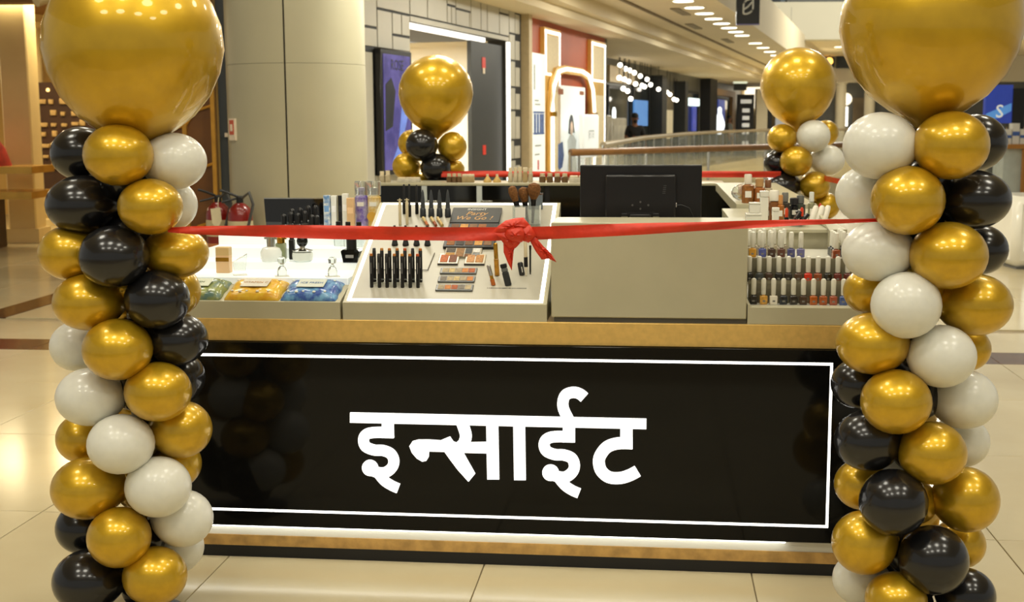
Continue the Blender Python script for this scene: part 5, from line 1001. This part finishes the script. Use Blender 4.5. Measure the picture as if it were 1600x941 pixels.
puff(dense([(-.025, 1.26), (.024, 1.26), (.012, 1.235), (.006, 1.222), (.002, 1.184), (0, 1.162), (-.013, 1.188), (-.024, 1.217)]), BY - .01, .001, 'tail', RED_SATIN, t, .005)
puff(dense([(.045, 1.267), (.069, 1.264), (.095, 1.233), (.108, 1.222), (.118, 1.21), (.133, 1.186), (.11, 1.197), (.088, 1.195), (.069, 1.222)]), BY - .01, .001, 'tail', RED_SATIN, t, .005)
t = thing('red_ribbon', 'red ribbon stretched between the two back balloon columns', 'ribbon', (0, 0, 0))
ribbon([(-.49, 9.0, 1.257, 1.217), (-.18, 8.99, 1.26, 1.216), (.48, 8.96, 1.25, 1.21), (.9, 8.93, 1.254, 1.209), (1.34, 8.9, 1.253, 1.209), (1.86, 8.87, 1.25, 1.208)]).build('band', RED_SATIN, t, 70)
ribbon([(-.285, 8.985, 1.22, 1.17), (-.275, 8.985, 1.22, 1.16)], 2, .001).build('tail', RED_SATIN, t, 70)
t = thing('red_ribbon', 'red ribbon running along the right side of the kiosk from the back column', 'ribbon', (0, 0, 0))
ribbon([(2.16, 8.98, 1.22, 1.184), (2.13, 8.2, 1.22, 1.184), (1.9, 6.8, 1.23, 1.195), (1.5, 4.4, 1.27, 1.235), (1.42, 4.0, 1.29, 1.26)]).build('band', RED_SATIN, t, 70)

# ------------------------------------------------------------------ people across the atrium
def skin(name, chains, mat, parent, sub=2):
    """chains: list of [(x, y, z, r), ...]; chains after the first start at a joint given as ('j', index of the first chain's point)"""
    vs = []; es = []; rs = []; idx = []
    for ch in chains:
        prev = None; ids = []
        for p in ch:
            if p[0] == 'j': prev = idx[p[1]][p[2]]; ids.append(prev); continue
            vs.append(p[:3]); rs.append(p[3]); k = len(vs) - 1
            if prev is not None: es.append((prev, k))
            prev = k; ids.append(k)
        idx.append(ids)
    me = bpy.data.meshes.new(name); me.from_pydata(vs, es, []); o = bpy.data.objects.new(name, me); COLL.objects.link(o)
    sm = o.modifiers.new('skin', 'SKIN'); sm.use_smooth_shade = True
    for i, sv in enumerate(me.skin_vertices[0].data): sv.radius = (rs[i], rs[i]); sv.use_root = (i == 0)
    o.modifiers.new('sub', 'SUBSURF').render_levels = sub; o.modifiers['sub'].levels = sub
    m2 = bpy.data.meshes.new_from_object(o.evaluated_get(bpy.context.evaluated_depsgraph_get())); bpy.data.objects.remove(o)
    m2.materials.clear(); m2.materials.append(mat); m2.polygons.foreach_set('use_smooth', [True] * len(m2.polygons)); return link(name, m2, parent)
SKIN = M('skin_brown', (132, 84, 54), .5, noise=(9, .1)); HAIRB = M('hair_black', (20, 18, 18), .6, noise=(30, .3))
def person(label, loc, rz, shirt, trousers, hand_up):
    t = thing('person', label, 'person', loc, rz)
    rw = (-.16, -.24, 1.13) if hand_up else (-.3, -.02, .86)
    chains = [[(0, 0, .95, .13), (0, 0, 1.12, .125), (0, 0, 1.3, .14), (0, 0, 1.42, .1), (0, 0, 1.5, .055), (0, -.01, 1.56, .06), (0, -.01, 1.66, .092), (0, 0, 1.74, .06)],
              [('j', 0, 3), (.17, 0, 1.42, .062), (.25, .0, 1.16, .046), (.28, -.04, .92, .034), (.285, -.06, .84, .036)], [('j', 0, 3), (-.17, 0, 1.42, .062), (-.25, -.01, 1.16, .046), rw + (.034,), (rw[0] + (.06 if hand_up else 0), rw[1] - .05, rw[2] + (.05 if hand_up else -.08), .036)],
              [('j', 0, 0), (.1, 0, .86, .09), (.11, 0, .48, .06), (.115, .02, .1, .042), (.12, -.1, .045, .035)], [('j', 0, 0), (-.1, 0, .86, .09), (-.11, 0, .48, .06), (-.115, .02, .1, .042), (-.12, -.1, .045, .035)]]
    skin('body', chains, SKIN, t)
    for hx, hy, hz, s in ((.285, -.06, .84, 1), (rw[0] + (.06 if hand_up else 0), rw[1] - .05, rw[2] + (.05 if hand_up else -.08), -1)):
        dz = -1 if not (hand_up and s < 0) else .5
        mb = MB()
        for k in range(4): mb.tube([(hx - .024 + k * .016, hy - .01, hz), (hx - .024 + k * .016, hy - .025, hz + dz * (.05 + .006 * (k % 3))), (hx - .024 + k * .016, hy - .045, hz + dz * (.08 + .006 * (k % 3)))], [.009, .0085, .006], 6)
        mb.tube([(hx - s * .03, hy, hz), (hx - s * .045, hy - .03, hz + dz * .03), (hx - s * .04, hy - .05, hz + dz * .05)], [.01, .009, .007], 6); mb.build('fingers', SKIN, t)
    skin('shirt', [[(0, 0, .93, .15), (0, 0, 1.12, .145), (0, 0, 1.3, .16), (0, 0, 1.425, .11), (0, 0, 1.47, .07)], [('j', 0, 3), (.17, 0, 1.425, .078), (.235, 0, 1.2, .066)], [('j', 0, 3), (-.17, 0, 1.425, .078), (-.235, -.005, 1.2, .066)]], shirt, t)
    skin('trousers', [[(0, 0, .98, .145), (0, 0, .92, .14)], [('j', 0, 1), (.1, 0, .84, .105), (.11, 0, .48, .08), (.115, .02, .12, .065)], [('j', 0, 1), (-.1, 0, .84, .105), (-.11, 0, .48, .08), (-.115, .02, .12, .065)]], trousers, t)
    mb = MB(); mb.sphere((0, .015, 1.725), (.098, .112, .09), 16, 10); mb.build('hair', HAIRB, t)
    mb = MB(); mb.sphere((0, -.08, 1.59), (.058, .04, .05), 12, 8); mb.build('beard', HAIRB, t)
    for s in (-1, 1): MB().sphere((s * .034, -.096, 1.67), (.012, .008, .007), 8, 6).build('eye', plain('eye_dark', (30, 24, 22)), t); MB().sphere((s * .095, 0, 1.655), (.012, .022, .032), 8, 6).build('ear', SKIN, t)
    MB().prism([(-.014, 1.635), (.014, 1.635), (.004, 1.68), (-.004, 1.68)], -.122, -.085).build('nose', SKIN, t); MB().sphere((0, -.118, 1.6), (.024, .008, .006), 8, 6).build('mouth', plain('lips', (120, 62, 50)), t)
    for s in (-1, 1): MB().sphere((s * .118, -.06, .045), (.05, .14, .05), 12, 8).build('shoe', BLACK_MATT, t)
    return t
person('man in a black t-shirt standing behind the far railing with one hand raised', (3.22, 33.6, 0), .15, M('shirt_black', (30, 28, 27), .8, noise=(9, .2)), M('jeans', (70, 74, 100), .8, noise=(9, .2)), True)
person('person in a grey shirt walking past the shop with the pin figure', (9.13, 54, 0), 1.3, M('shirt_grey', (104, 108, 108), .8, noise=(9, .2)), M('jeans', (70, 74, 100)), False)
